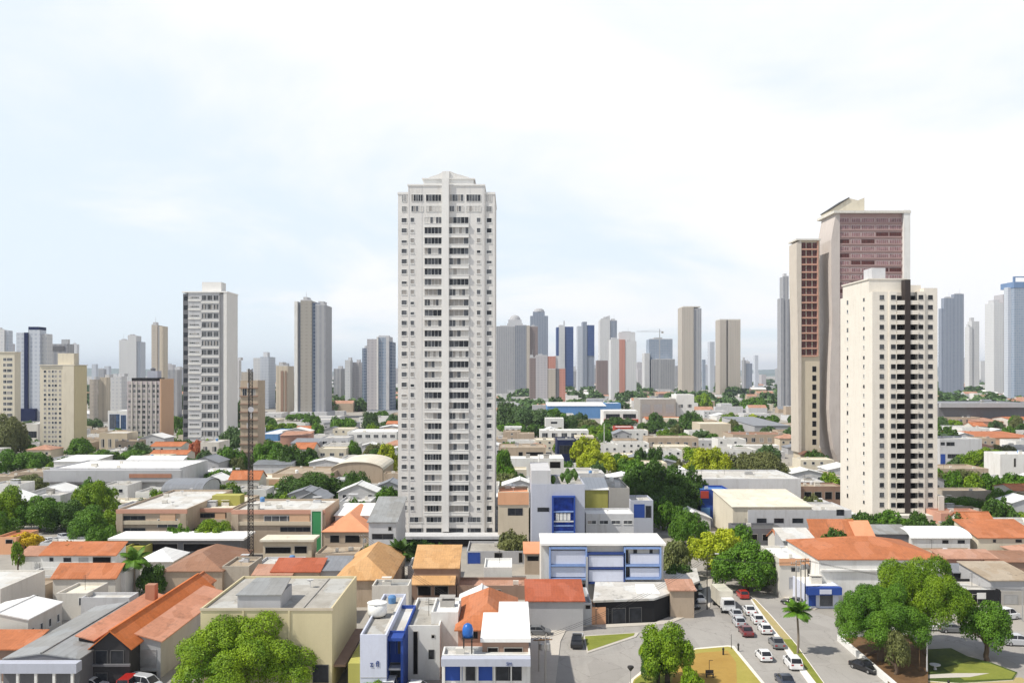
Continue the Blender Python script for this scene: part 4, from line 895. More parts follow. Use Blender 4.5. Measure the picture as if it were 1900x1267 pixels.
tower('apartment_tower', 'shorter beige tower with dark central slot of the lone pair', 731, 38, [A('block',1327,1345,594,'f_beige',0,None,None),A('slot',1345,1348,600,'dgray',2,None,None),A('block',1348,1374,594,'f_beige',0,None,None),A('top',1326.5,1374.5,592,'offwhite',.5,34,594)])
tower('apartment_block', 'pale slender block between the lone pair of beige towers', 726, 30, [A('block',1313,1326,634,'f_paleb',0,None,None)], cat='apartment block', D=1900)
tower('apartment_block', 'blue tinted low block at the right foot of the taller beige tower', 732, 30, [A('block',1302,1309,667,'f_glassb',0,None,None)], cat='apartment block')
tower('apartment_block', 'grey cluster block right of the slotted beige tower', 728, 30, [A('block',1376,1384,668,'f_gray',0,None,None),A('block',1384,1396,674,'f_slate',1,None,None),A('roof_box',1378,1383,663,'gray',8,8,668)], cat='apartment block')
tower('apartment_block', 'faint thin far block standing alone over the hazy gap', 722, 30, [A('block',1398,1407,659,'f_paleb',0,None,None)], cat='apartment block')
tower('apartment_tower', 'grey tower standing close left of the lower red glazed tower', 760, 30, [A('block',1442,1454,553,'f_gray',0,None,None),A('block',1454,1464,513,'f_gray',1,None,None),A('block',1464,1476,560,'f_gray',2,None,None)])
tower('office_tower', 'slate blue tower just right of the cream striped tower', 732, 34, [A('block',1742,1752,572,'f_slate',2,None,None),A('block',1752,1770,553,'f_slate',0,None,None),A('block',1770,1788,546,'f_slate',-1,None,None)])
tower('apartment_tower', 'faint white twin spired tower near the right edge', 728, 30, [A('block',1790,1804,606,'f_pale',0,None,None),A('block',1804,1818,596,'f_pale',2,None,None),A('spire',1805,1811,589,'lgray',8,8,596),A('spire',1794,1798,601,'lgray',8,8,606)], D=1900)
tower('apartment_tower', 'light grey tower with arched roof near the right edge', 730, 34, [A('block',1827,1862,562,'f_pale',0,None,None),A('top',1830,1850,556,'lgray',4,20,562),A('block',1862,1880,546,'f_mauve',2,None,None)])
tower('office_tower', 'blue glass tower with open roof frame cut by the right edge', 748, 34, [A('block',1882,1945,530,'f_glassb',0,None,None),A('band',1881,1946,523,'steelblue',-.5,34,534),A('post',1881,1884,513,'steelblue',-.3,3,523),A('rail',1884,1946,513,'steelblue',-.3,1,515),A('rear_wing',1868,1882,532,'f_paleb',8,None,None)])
t = thing('tower_crane', 'thin pale tower crane with long jib over the skyline', 'crane', (PD(1224,1500), 1500, 0)); b = MB(); zt = zpx(615,1500)
b.tube((0,0,0),(0,0,zt+4), .9, .9, 4); t_ = b.build('mast', 'metal', t); b = MB(); b.tube((-38,0,zt),(6,0,zt), .5, .5, 4); b.tube((0,0,zt+4),(-30,0,zt+.5), .15, .15, 4); b.build('jib', 'metal', t); MB().box(3,6,-1,1,zt-3,zt).build('counterweight', 'concrete', t)
# deeper, fainter towers between the named ones
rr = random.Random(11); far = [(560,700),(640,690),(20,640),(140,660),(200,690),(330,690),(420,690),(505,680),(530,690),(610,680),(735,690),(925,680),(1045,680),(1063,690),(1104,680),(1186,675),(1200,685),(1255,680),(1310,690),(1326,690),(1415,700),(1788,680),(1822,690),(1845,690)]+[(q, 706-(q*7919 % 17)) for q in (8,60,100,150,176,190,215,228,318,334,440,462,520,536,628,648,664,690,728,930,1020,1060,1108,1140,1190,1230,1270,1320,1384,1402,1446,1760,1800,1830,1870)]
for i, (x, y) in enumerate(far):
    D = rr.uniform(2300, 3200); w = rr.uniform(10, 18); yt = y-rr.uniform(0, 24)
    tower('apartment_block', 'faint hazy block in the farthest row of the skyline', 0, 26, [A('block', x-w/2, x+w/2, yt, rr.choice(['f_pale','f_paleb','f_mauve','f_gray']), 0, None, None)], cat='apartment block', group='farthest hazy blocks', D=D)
# lattice radio mast in the left foreground
t = thing('lattice_mast', 'dark lattice radio mast rising from the left foreground roofs', 'radio mast', tuple(P(464,1062))); Dm = P(464,1062).y; hm = zpx(684,Dm)-0
b = MB(); rl = .7
legs = [(rl*math.cos(a), rl*math.sin(a)) for a in (.5, .5+2.094, .5+4.189)]
for x, y in legs: b.tube((x,y,0),(x*.7,y*.7,hm), .10, .07, 5)
b.build('leg', 'dmetal', t); b = MB(); n = 58
for i in range(n):
    z0, z1 = hm*i/n, hm*(i+1)/n; s0, s1 = 1-.3*i/n, 1-.3*(i+1)/n
    for k in range(3):
        p, q = legs[k], legs[(k+1) % 3]; b.tube((p[0]*s0,p[1]*s0,z0),(q[0]*s1,q[1]*s1,z1), .05, .05, 4, 0, False); b.tube((p[0]*s0,p[1]*s0,z0),(q[0]*s0,q[1]*s0,z0), .045, .045, 4, 0, False)
b.build('bracing', 'dmetal', t)
for i in range(5):
    b = MB(); b.tube((-.5,-.3,-.5),(-.5,-.3,.6), .09, .09, 6); b.tube((0,0,0),(-.5,-.3,0), .03, .03, 4); o = b.build('antenna', 'lgray', t); o.location = (0,0,hm*.72+i*2.1); o.rotation_euler = (0,0,i*1.7)
b = MB(); b.lathe((0,0,0), [(.1,0),(.55,.12),(.6,.2)], 12); o = b.build('dish', 'lgray', t); o.location = (.3,-.5,hm*.8); o.rotation_euler = (1.4,0,.4)
# ================================================================ LOW BUILDINGS, front to back
def H_(name, label, xl, xr, yt, **k): return house(name, label, xl, xr, yt, **k)
# --- bottom left
def ex_shop(root, Wd, dp, h):
    b = MB(); b.box(-Wd/2-.4, Wd/2+.3, -1.6, -.05, h-1.35, h-.1); b.build('fascia', 'bluegray', root)
    for i in range(5): MB().box(-.16, .16, -1.5, -1.2, 0, h-1.35).build('column', 'white', root).location = (-Wd/2+.3+i*(Wd-.6)/4, 0, 0)
H_('shop', 'low shop with grey metal roof and blue grey fascia in bottom left corner', 6, 148, 1222, h=5, yk=1117, roof='gable_y', rise=.7, wall='dgray', rc='r_gray', ov=.1, extra=ex_shop, cat='shop')
H_('house', 'white two storey house with flat roof cut by the left edge', -190, 1, 1092, h=8, yk=1057, wall='offwhite', rc='r_light', par=.25, side=('R',2,3.4,2.0,.9,'s'), clutter=1)
H_('house', 'white house with four side windows and pale sloping roof beside grey metal roof', -60, 52, 1149, h=6.3, yk=1106, roof='gable_y', rise=.9, wall='offwhite', rc='r_white', ov=.15, side=('R',4,3.6,.85,1.2,'w'))
H_('house', 'small orange tiled lean-to at the left edge below white house', -60, 48, 1203, h=4.4, yk=1170, roof='mono', rise=.9, wall='brown', rc='r_ter')
def ex_hall(root, Wd, dp, h):
    for x in (-.5,): pass
    MB().box(-Wd/2-.2, Wd/2+.2, -.35, -.02, 2.9, 3.2).build('ledge', 'dgray', root)
H_('hall', 'dark fronted hall under a long bright orange tiled roof at lower left', 173, 240, 1197, h=5.6, yk=1066, roof='gable_y', rise=2.0, wall='char', rc='r_tery', ov=.5, extra=ex_hall, win=[(176,1206,200,1236,'s'),(205,1206,230,1236,'s'),(176,1246,200,1262,'s')], cat='hall')
H_('annex', 'salmon roofed wing with grey wall right of the long orange roof', 250, 298, 1188, h=5.2, yk=1098, roof='monoR', rise=1.0, wall='gray', rc='r_fadedy', win=[(250,1204,290,1238,'g'),(254,1244,292,1262,'d')], cat='hall')
H_('annex', 'faded tiled wing with brick chimney left of the long orange roof', 146, 172, 1186, h=5.7, yk=1104, roof='monoR', rise=.5, wall='char', rc='r_fadedy', win=[(151,1200,166,1238,'s')], cat='hall', extra=lambda r,W,d,h: MB().box(-.2,1.3,d-4,d-2.6,h,h+2.6).build('chimney','brick',r))
H_('house', 'low grey shed between the metal roof and the orange hall', 150, 240, 1108, h=4.2, yk=1098, wall='lgray', rc='r_light')
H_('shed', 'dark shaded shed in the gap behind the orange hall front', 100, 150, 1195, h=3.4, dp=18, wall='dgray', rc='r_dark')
H_('hall', 'old orange tiled roof running to the mast beyond the bright orange roof', 330, 372, 1092, h=6.0, yk=1062, roof='gable_y', rise=1.2, wall='brown', rc='r_ter', ov=.4)
# --- beige warehouse, shops in front
def ex_ware(root, Wd, dp, h):
    MB().box(-Wd/2+4.5, -Wd/2+10.2, 1.2, 7.5, h-.5, h+1.5).build('roof_hut', 'gray', root); b = MB(); roof_slab(b, [[(-Wd/2+4.3,1.0,h+1.55),(-Wd/2+10.4,1.0,h+1.55),(-Wd/2+10.0,7.8,h+2.3),(-Wd/2+5.2,7.8,h+2.3)]]); b.build('hut_roof', 'r_gray', root)
    MB().box(Wd/2-4.2, Wd/2-4.0, .5, dp-.5, h-.5, h-.2).build('roof_joint', 'concrete', root)
    MB().box(-Wd/2-.05, Wd/2+.12, -.12, -.002, h-.28, h+.06).build('coping', 'beige', root)
    MB().box(Wd/2+.01, Wd/2+1.6, 1, dp-1, 3.0, 3.3).build('side_canopy', 'brown', root)
    for x in (-3, 3): MB().box(x-.12, x+.12, -.14, -.01, .3, h-.3).build('pilaster', 'yellow', root)
H_('warehouse', 'large cream blank walled warehouse with stained flat roof behind the big tree', 372, 616, 1128, h=11, yk=1068, wall='yellow', rc='r_conc', par=.35, extra=ex_ware, win=[(580,1232,610,1266,'s')], clutter=0, cat='warehouse')
def letters(root, txt, x, y, z, size, mat, name='lettering'):
    cu = bpy.data.curves.new('t', 'FONT'); cu.body = txt; cu.size = size; cu.extrude = .03; cu.align_x = 'CENTER'
    ob = bpy.data.objects.new('t', cu); me = bpy.data.meshes.new_from_object(ob); me.name = 'lettering'; bpy.data.objects.remove(ob); bpy.data.curves.remove(cu)
    me.materials.clear(); me.materials.append(M(mat)); o = link(name, me, root, (x, y, z)); o.rotation_euler = (math.pi/2, 0, 0); return o
def ex_sign(root, Wd, dp, h):
    letters(root, 'z fl', .2, -.06, 3.9, 1.05, 'ink')
    MB().box(-Wd/2+.05, Wd/2-.05, -.05, -.002, 2.45, 2.52).build('joint', 'gray', root)
    MB().box(-Wd/2-1.6, -Wd/2-.02, .3, 14, 0, 4.2).build('side_wall', 'olive', root)
    for x in (-1.2,): MB().box(Wd/2-.6, Wd/2-.3, 2, dp-2, h-.5, h-.1).build('gutter', 'offwhite', root)
H_('shop', 'pale blue grey shop front with small dark blue lettering and stained roof', 668, 717, 1177, h=8, yk=1101, wall='paleblue', rc='r_conc', extra=ex_sign, clutter=0, cat='shop')
def ex_recess(root, Wd, dp, h):
    MB().box(-Wd/2+.02, -Wd/2+.35, -2.4, -.01, 0, h-.2).build('fin', 'blue', root); MB().box(-Wd/2+.36, Wd/2-.1, -2.4, -.01, h-.65, h-.25).build('canopy', 'blue', root); MB().box(Wd/2-.35, Wd/2-.02, -2.2, -.01, 0, h-.66).build('fin', 'blue', root)
    MB().box(-Wd/2+.36, Wd/2-.36, -1.6, -.01, 2.9, 3.15).build('balcony', 'lgray', root)
H_('shop', 'narrow shop with bright blue deep recess beside the lettered front', 719, 752, 1170, h=7.6, yk=1122, wall='blue', rc='r_light', extra=ex_recess, win=[(724,1180,734,1212,'k'),(738,1180,748,1212,'s'),(724,1228,748,1256,'s')], cat='shop', clutter=0)
H_('house', 'white walled house with round vent and tall dark slot right of blue recess', 753, 816, 1160, h=7.4, yk=1108, wall='white', rc='r_conc', win=[(766,1170,776,1250,'d'),(795,1205,806,1222,'s'),(800,1176,807,1183,'d')], clutter=2)
H_('house', 'white rooftop room between grey roof and orange hipped roof', 800, 850, 1135, h=8.6, yk=1108, wall='white', rc='r_white', clutter=0)
H_('house', 'hipped bright orange roof house with blue roof tank', 850, 956, 1166, h=7.0, yk=1094, dp=17, roof='hip', rise=2.6, wall='salmon', rc='r_ter', ov=.5, win=[(858,1170,886,1184,'s')])
H_('canopy_building', 'bright white flat canopy roof over a shaded upper storey', 895, 981, 1190, h=8.2, yk=1122, roof='slab', wall='brown', rc='r_whitep', ov=.25, cat='building', win=[(904,1200,925,1210,'d'),(935,1200,970,1212,'d')])  # darker brown wall colour holds the shade under the canopy slab
def ex_blue(root, Wd, dp, h):
    MB().box(-Wd/2, Wd/2, -1.4, -.02, h-1.0, h-.1).build('fascia', 'bluegray', root); letters(root, 'SM', Wd/2-2.6, -1.46, h-.85, .55, 'ink')
    for i in range(6): MB().box(-.08, .08, -.3, -.05, 0, h-1.01).build('pillar', 'white', root).location = (-Wd/2+.3+i*(Wd-.6)/5, 0, 0)
H_('shop', 'shop with violet blue glazed front under the white canopy roof', 820, 984, 1214, h=7.4, dp=3.4, wall='white', rc='r_light', extra=ex_blue, win=[(826,1222,858,1262,'k'),(864,1222,882,1262,'s'),(886,1222,914,1262,'k'),(920,1230,968,1262,'s')], cat='shop', clutter=0)
H_('house', 'low grey house with row of dark openings below the brick red roof', 984, 1098, 1118, yb=1159, dp=11, wall='lgray', rc='r_gray', win=[(988,1121,1000,1130,'d'),(1010,1121,1018,1129,'d'),(1054,1121,1062,1129,'d'),(1086,1121,1096,1129,'d')], clutter=2)
H_('house', 'brick red tiled roof in front of the blue framed building', 978, 1082, 1114, h=4.9, yk=1076, roof='mono', rise=1.4, wall='gray', rc='r_brick')
# --- black shop with curved front on the corner
q = [P(1104,1158), P(1214,1153.5), P(1250,1140), P(1296,1118), P(1290,1092), P(1108,1112)]
t = thing('shop', 'black fronted corner shop with stained white roof by the junction', 'shop', tuple(q[0])); hb = 3.7
b = MB(); rel = [tuple((p-q[0])[:2]) for p in q]; b.prism(rel, 0, hb); b.build('wall', 'black', t)
c_ = Vector(np.mean(np.array(rel), 0)); b = MB(); b.prism([tuple(c_+(Vector(p)-c_)*1.03) for p in rel], hb+.01, hb+.35); b.build('roof', 'r_light', t)
for i, (f0, w_) in enumerate(((.12,2.2),(.4,2.4),(.68,2.2))):
    p = Vector(rel[0]).lerp(Vector(rel[1]), f0); a = math.atan2(rel[1][1]-rel[0][1], rel[1][0]-rel[0][0]); window(t, p.x+math.sin(a)*.01, p.y-.01, .1, w_, 2.5, 's', a)
for i, (p, s) in enumerate((((9.5,6.5),2.0),((16,9),2.4))):
    b = MB(); roof_slab(b, [[(p[0]-s,p[1]-2.4,hb+.5),(p[0]+s,p[1]-2.4,hb+.5),(p[0]+s*.8,p[1]+2.4,hb+1.0),(p[0]-s*.8,p[1]+2.4,hb+1.0)]], .14); b.build('roof_sheet', 'r_whitep', t)
foot(q[0].x, q[3].x, q[0].y, q[4].y)
H_('house', 'small salmon roof at the corner behind the black shop', 1244, 1288, 1094, h=4.8, yk=1076, roof='mono', rise=.8, wall='tan', rc='r_faded')
H_('house', 'little ochre hut with orange side next to black shop', 1098, 1124, 1126, yb=1158, dp=4, wall='peach', rc='r_light')
# --- white and pale blue framed building
def ex_frames(root, Wd, dp, h):
    s = F/(HC*F/(1118-HZ)); X = lambda px: (px-1117.5)/s
    zz = lambda py: HC-(py-HZ)/s
    for x0, x1, zs, m in ((1020,1087,(1014,1046,1071),'framesb'),(1158,1224,(1014,1046,1070),'framesb'),(1090,1157,(1024,1051,1078),'ink')):
        b = MB()
        for z in zs: b.box(X(x0), X(x1), -1.1, -.02, zz(z)-.22, zz(z)+.12)
        for x in (x0, x1): b.box(X(x)-.14, X(x)+.14, -1.15, -.021, zz(zs[-1]), zz(zs[0])+.12)
        b.build('frame', m, root)
    for x0, x1, z0, z1 in ((1091,1156,1026,1050),(1091,1156,1053,1077)): MB().box(X(x0), X(x1), -.95, -.03, zz(z1)+.1, zz(z0)-.2).build('balcony_panel', 'paleblue', root)
    for x0, x1, z0, z1 in ((1022,1086,1020,1044),(1022,1086,1050,1068),(1168,1222,1026,1044),(1168,1222,1052,1068)): MB().box(X(x0), X(x1), -.75, -.06, zz(z1), zz(z0)).build('parapet', 'paleblue', root)
    MB().box(-Wd/2-.1, Wd/2+.3, -1.0, dp+.2, h+.01, h+.4).build('roof_plate', 'r_whitep', root); MB().box(X(1088)-.2, X(1088)+.2, -1.3, -1.0, 0, zz(1030)).build('column', 'gray', root)
H_('building', 'white two storey building with pale blue framed balconies in the centre', 1004, 1231, 1010, yb=1118, yk=993, wall='offwhite', rc='r_whitep', extra=ex_frames, win=[(1160,1020,1166,1044,'s'),(1175,1019,1182,1026,'s'),(1205,1019,1211,1026,'s'),(1160,1049,1168,1069,'s'),(1024,1082,1086,1112,'s'),(1160,1082,1210,1108,'s')], cat='building', clutter=0)
# --- grey building with cobalt frame, its neighbours
def ex_cob(root, Wd, dp, h):
    s = F/(HC*F/(1030-HZ)); X = lambda px: (px-1035.5)/s
    zz = lambda py: HC-(py-HZ)/s
    b = MB(); b.box(X(1024), X(1027), -1.0, .02, zz(995), zz(919)); b.box(X(1064), X(1067), -1.0, .02, zz(995), zz(919)); b.box(X(1027), X(1064), -1.0, .02, zz(922), zz(919)); b.build('frame', 'blue', root)
    MB().box(X(1027)+.01, X(1064)-.01, -.05, -.004, zz(995), zz(922)).build('recess', 'glassblue', root)
    for z in (948, 966, 974, 985): MB().box(X(1027)+.02, X(1064)-.02, -.75, -.06, zz(z)-.15, zz(z)+.1).build('shelf', 'framesb' if z != 966 else 'white', root)
    for i in range(4): MB().box(-.35, .35, -.6, -.1, 0, 1.6).build('shutter', 'frame', root).location = (X(1034+i*7), 0, zz(965)+.12)
    MB().box(-Wd/2+.01, X(1022), .4, dp-.4, h-.6, h+3.1).build('roof_block', 'lgray', root)
    r = random.Random(2)
    for i in range(9):
        x, y = r.uniform(X(1024), Wd/2-1), r.uniform(1, dp-1); MB().lathe((0,0,0), [(.1,0),(.5,.8),(.7,1.4),(.3,2.2)], 7).build('potted_shrub', 'l_dark', root).location = (x, y, h-.5)
H_('building', 'tall grey building with deep cobalt blue framed window and roof shrubs', 986, 1085, 898, yb=1030, dp=20, wall='bluegray', rc='r_conc', extra=ex_cob, win=[(997,941,1019,949,'s')], cat='building', clutter=0)
H_('house', 'pale house with white roof slab right of the cobalt frame building', 1087, 1176, 953, yb=1022, yk=942, wall='lgray', rc='r_whitep', auto=(4,965,972,.75), clutter=0)
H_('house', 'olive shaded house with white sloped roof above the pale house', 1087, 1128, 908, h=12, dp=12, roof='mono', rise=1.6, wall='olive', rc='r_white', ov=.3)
H_('house', 'crumbling stained concrete wall block behind white sloped roof', 1130, 1168, 905, h=12.5, dp=24, wall='concrete', rc='r_conc', clutter=2)
H_('house', 'violet blue glazed box with grey top beside the crumbling block', 1170, 1212, 928, yb=1000, dp=10, wall='bluegray', rc='r_light', win=[(1176,935,1196,960,'k'),(1198,938,1208,960,'s')], clutter=1)
H_('house', 'peach parapet house with cream framed window right of tallest tower', 924, 981, 912, yb=1015, dp=11, wall='beige', rc='r_peach', win=[(942,942,970,956,'s')], clutter=1, extra=lambda r,W,d,h: (MB().box(-W/2-.05,W/2+.05,-.2,-.01,h-3.1,h-.2).build('cornice','peach',r)))
H_('house', 'grey house with stepped roof close left of tallest tower', 684, 735, 968, yb=1052, dp=17, wall='lgray', rc='r_gray', roof='mono', rise=3.0, win=[(720,976,727,984,'d'),(690,990,730,1000,'s')])
H_('house', 'big salmon tent like roof with tan gable left of the grey house', 600, 684, 985, h=5.4, yk=950, roof='hip', rise=3.4, wall='tan', rc='r_peach', ov=.4, win=[(612,992,630,1006,'d'),(640,992,668,1006,'d')], dp=26)
H_('house', 'bright white sheet roof behind the salmon tent like roof', 622, 706, 956, h=7.6, yk=934, roof='mono', rise=.8, wall='white', rc='r_white')
# --- ochre and terracotta houses in the middle foreground
H_('house', 'ochre two tier tiled roof house in front of tallest tower', 768, 850, 1053, h=5.6, yk=1012, roof='mono', rise=2.4, wall='brown', rc='r_ochre', ov=.3, extra=lambda r,W,d,h: (lambda b: (roof_slab(b, [[(-W/2-.2,-3.0,h-2.4),(W/2-.4,-3.0,h-2.4),(W/2-.4,-.05,h-1.4),(-W/2-.2,-.05,h-1.4)]]), b.build('porch_roof','r_ochre',r)))(MB()), win=[(776,1075,800,1092,'d'),(812,1075,838,1092,'d')])
H_('house', 'broad ochre hipped roof behind the cream warehouse corner', 624, 722, 1074, h=5.0, yk=1030, roof='hip', rise=3.2, wall='tan', rc='r_ochre', ov=.5, dp=24)
H_('wall_yard', 'grey yard wall building with blue door panel right of ochre roof', 866, 980, 1022, yb=1046, dp=12, wall='gray', rc='r_conc', win=[(868,1025,891,1045,'k'),(917,1024,932,1043,'d'),(962,1024,970,1043,'d')], cat='building')
H_('house', 'plain white windowless block in the yard right of ochre roof', 898, 950, 1052, yb=1090, dp=9, wall='white', rc='r_white', clutter=0)
H_('house', 'peach lean-to roof beside the blue framed building', 974, 1004, 1026, h=4.4, yk=1006, roof='mono', rise=.9, wall='tan', rc='r_peach', win=[(978,1030,1000,1040,'d')])
H_('house', 'narrow brown flat strip building behind the orange hipped roof', 848, 978, 1086, yb=1112, dp=7, wall='brown', rc='r_faded', win=[(872,1093,930,1104,'d')], clutter=0)
H_('house', 'rough brown stone house behind the stained shop roof', 760, 846, 1078, yb=1112, dp=8, wall='brown', rc='r_tan', win=[(775,1086,800,1104,'d'),(806,1086,832,1104,'d')], clutter=1)
H_('house', 'small grey roofs cluster house behind the white water tank', 690, 758, 1086, h=5.2, yk=1074, wall='offwhite', rc='r_gray', clutter=3)
H_('house', 'brick tiled roof next to the mast foot on its right', 505, 592, 1060, h=4.6, yk=1036, roof='mono', rise=1.2, wall='tan', rc='r_brick')
H_('house', 'faded pinkish tiled roof just right of the mast foot', 470, 540, 1066, h=4.2, yk=1048, roof='mono', rise=.9, wall='tan', rc='r_faded')
H_('house', 'grey lean roof between brick tiled roof and broad ochre roof', 592, 640, 1058, h=4.6, yk=1032, roof='mono', rise=1.0, wall='gray', rc='r_slate')
H_('house', 'brown hipped tile roof left of the mast foot', 302, 412, 1058, h=4.4, yk=1026, roof='hip', rise=2.4, wall='tan', rc='r_brown', dp=20)
H_('house', 'stone coloured flat block between brown tile roof and the mast', 412, 462, 1050, h=5, yk=1032, wall='stone', rc='r_tan', clutter=1)
H_('house', 'long orange tiled house with white wall at middle left', 76, 214, 1029, h=4.2, yk=1006, roof='mono', rise=1.6, wall='white', rc='r_ter', win=[(92,1034,99,1041,'s'),(118,1034,132,1042,'s'),(146,1034,164,1042,'g'),(172,1032,206,1044,'d')])
H_('house', 'pale faded tile roof stub left of long orange tiled house', 36, 76, 1030, h=3.8, yk=1014, roof='mono', rise=1.0, wall='white', rc='r_faded')
H_('house', 'short orange tiled house with blank cream wall below the long one', 98, 214, 1071, h=4.6, yk=1047, roof='mono', rise=1.7, wall='offwhite', rc='r_ter', win=[(150,1080,162,1092,'g')])
H_('house', 'yellow lit niche house behind the four windowed white house', 104, 162, 1100, yb=1150, dp=8, wall='offwhite', rc='r_cream', win=[(146,1108,160,1122,'y')], clutter=1)
H_('house', 'white boxy house with flat roof right of the short orange tiled house', 214, 232, 1062, h=5, dp=7, wall='white', rc='r_light')
H_('house', 'small white gazebo roof near the shopping centre canopy', 256, 320, 1040, h=3.6, yk=1026, roof='hip', rise=1.8, wall='offwhite', rc='r_white', dp=9)
H_('kiosk', 'yellow topped kiosk below the shopping centre canopy left end', 232, 268, 1014, h=4.5, dp=6, wall='olive', rc='r_olive', win=[(236,1024,264,1038,'d')], cat='kiosk')
H_('house', 'orange walled low house at the left edge above the lawn', -10, 30, 996, h=4, dp=10, wall='peach', rc='r_ter', win=[(10,1000,24,1008,'d')])
# --- shopping centre with curved terracotta bands
def ex_mall(w1=None):
    def f(root, Wd, dp, h):
        for z, m in ((h-1.0,'salmon'),(h-3.6,'beige')): MB().box(-Wd/2-.25, Wd/2+.25, -.35, -.01, z, z+.9).build('band', m, root)
        MB().box(Wd*.12, Wd*.34, -.22, -.02, h-3.55, h-1.05).build('panel', 'orangew', root); MB().box(-Wd/2-.1, -Wd/2+1.4, -.5, -.02, 0, h-1.05).build('pilaster', 'tan', root); MB().box(Wd/2-1.4, Wd/2+.1, -.5, -.02, 0, h-1.05).build('pilaster', 'tan', root)
    return f
H_('shopping_centre', 'left wing of the brown banded shopping centre with dark slots', 218, 346, 944, yb=1020, yk=908, wall='tan', rc='r_light', extra=ex_mall(), win=[(228,956,270,965,'s'),(228,979,270,990,'s'),(292,962,330,978,'y')], cat='shopping centre', clutter=3)
H_('shopping_centre', 'recessed middle of the brown shopping centre with olive roof box', 346, 432, 942, yb=1006, yk=918, wall='tan', rc='r_cream', extra=lambda r,W,d,h: (ex_mall()(r,W,d,h), MB().box(-W*.15,W/2-.3,min(7,d-6),min(11,d-2),h-.5,h+2.1).build('roof_box','olive',r)), win=[(352,952,428,960,'s'),(352,966,428,986,'y')], cat='shopping centre', clutter=1)
H_('shopping_centre', 'right wing of the brown shopping centre behind the mast', 432, 602, 945, yb=1026, yk=925, wall='tan', rc='r_light', extra=ex_mall(), win=[(520,977,576,986,'s'),(490,956,576,968,'y'),(492,1000,560,1012,'s')], cat='shopping centre', clutter=3)
MBs = thing('sign_board', 'tall green sign panel on the shopping centre right end', 'sign', (PD(589, HC*F/(1026-HZ)), HC*F/(1026-HZ)-1.0, 0)); s_ = F/(HC*F/(1026-HZ))
MB().box(-8.5/s_, 8.5/s_, 0, .4, 0, 79/s_).build('panel', 'green', MBs); b = MB(); b.box(-10.5/s_, -8.5/s_, -.1, .5, 0, 81/s_); b.box(8.5/s_, 10.5/s_, -.1, .5, 0, 81/s_); b.box(-8.5/s_, 8.5/s_, -.1, .5, 79/s_, 81/s_); b.build('frame', 'offwhite', MBs)
H_('canopy', 'long white canopy roof along the shopping centre front', 212, 446, 1001, h=5.2, yk=990, roof='slab', wall='dgray', rc='r_whitep', ov=1.0, win=[(230,1008,260,1022,'d'),(280,1008,330,1022,'d'),(340,1008,400,1022,'d')], cat='canopy')
H_('canopy', 'cream canopy roof over dark shop openings under the right wing', 488, 578, 1004, h=5.0, yk=996, roof='slab', wall='beige', rc='r_cream', ov=.6, win=[(492,1014,540,1026,'d'),(546,1012,570,1026,'d')], cat='canopy')
H_('house', 'slate grey curved roof hall behind shopping centre left wing', 302, 374, 910, h=8.5, dp=16, roof='barrelx', rise=2.4, wall='lgray', rc='r_slate')
H_('hall', 'wide market hall with bright white roof and grey fascia at left', 92, 334, 868, yb=924, yk=853, wall='lgray', rc='r_whitep', win=[(98,884,108,890,'s'),(116,884,160,892,'s'),(132,898,160,912,'d'),(235,888,262,908,'d')], cat='hall', clutter=2, extra=lambda r,W,d,h: (MB().box(-W/2-1,W/2+1,-2.2,-.01,h-4.4,h-.6).build('fascia','gray',r), MB().box(W/2-16,W/2-2,-2.35,-2.21,h-3.0,h-1.7).build('sign_strip','brick',r)))
H_('hall', 'second white roof plate rising behind the market hall', 230, 334, 857, h=7.5, yk=846, roof='mono', rise=1.6, wall='white', rc='r_white', cat='hall')
H_('hall', 'thin white curved roof left behind the market hall', 100, 170, 856, h=7, yk=844, roof='mono', rise=.8, wall='white', rc='r_white', cat='hall')
H_('house', 'grey wall house right of the market hall with white lean roof', 364, 424, 875, yb=905, dp=14, wall='lgray', rc='r_white', win=[(382,890,392,900,'d')], clutter=1)
H_('house', 'pale block with pink side right behind the banded tower foot', 372, 406, 820, yb=862, dp=16, wall='offwhite', rc='r_light', auto=(2,828,838,.5), clutter=1)
H_('house', 'pale shed with orange and green painted wall right of the mast', 434, 532, 888, h=5.5, yk=878, wall='beige', rc='r_cream', extra=lambda r,W,d,h: (MB().box(3,W/2,-.2,-.01,h-2.0,h-.3).build('band','orangew',r), MB().box(3,W/2,-.22,-.01,h-3.4,h-2.05).build('band','olive',r)), clutter=0)
H_('hall', 'tan arched roof hall facing the camera left of tallest tower', 615, 710, 872, yb=905, dp=30, roof='barrel', rise=3.0, wall='tan', rc='r_cream', ov=.3, cat='hall')
H_('house', 'flat white house with window row left of tallest tower', 644, 736, 801, yb=836, dp=26, wall='white', rc='r_whitep', auto=(6,806,812,.6), clutter=1)
H_('house', 'white stepped house left of the flat white one', 594, 646, 812, yb=842, dp=18, wall='lgray', rc='r_light', auto=(3,818,826,.5), clutter=2)
H_('house', 'cream low house with dark band under the white stepped house', 590, 642, 832, yb=862, dp=12, wall='cream', rc='r_cream', auto=(3,840,846,.5), clutter=0)
H_('shop', 'small blue fronted shop with white roof right of the mast', 478, 516, 805, yb=818, yk=795, wall='skyblue', rc='r_white', cat='shop', clutter=0)
H_('house', 'pinkish brick roofs house behind dark trees right of the mast', 520, 572, 808, h=6, yk=800, roof='mono', rise=1.5, wall='salmon', rc='r_faded')
H_('house', 'purple grey tiled roof behind the row of dark trees', 540, 590, 822, h=6, yk=813, roof='mono', rise=1.4, wall='gray', rc='r_slate')
H_('house', 'grey sheet roof beside the round tree cluster left middle', 470, 540, 862, h=5, yk=852, roof='mono', rise=1.2, wall='lgray', rc='r_slate')
H_('house', 'long tan flat roof left of the arched hall', 505, 615, 878, h=6.5, yk=865, wall='tan', rc='r_tan', clutter=1)
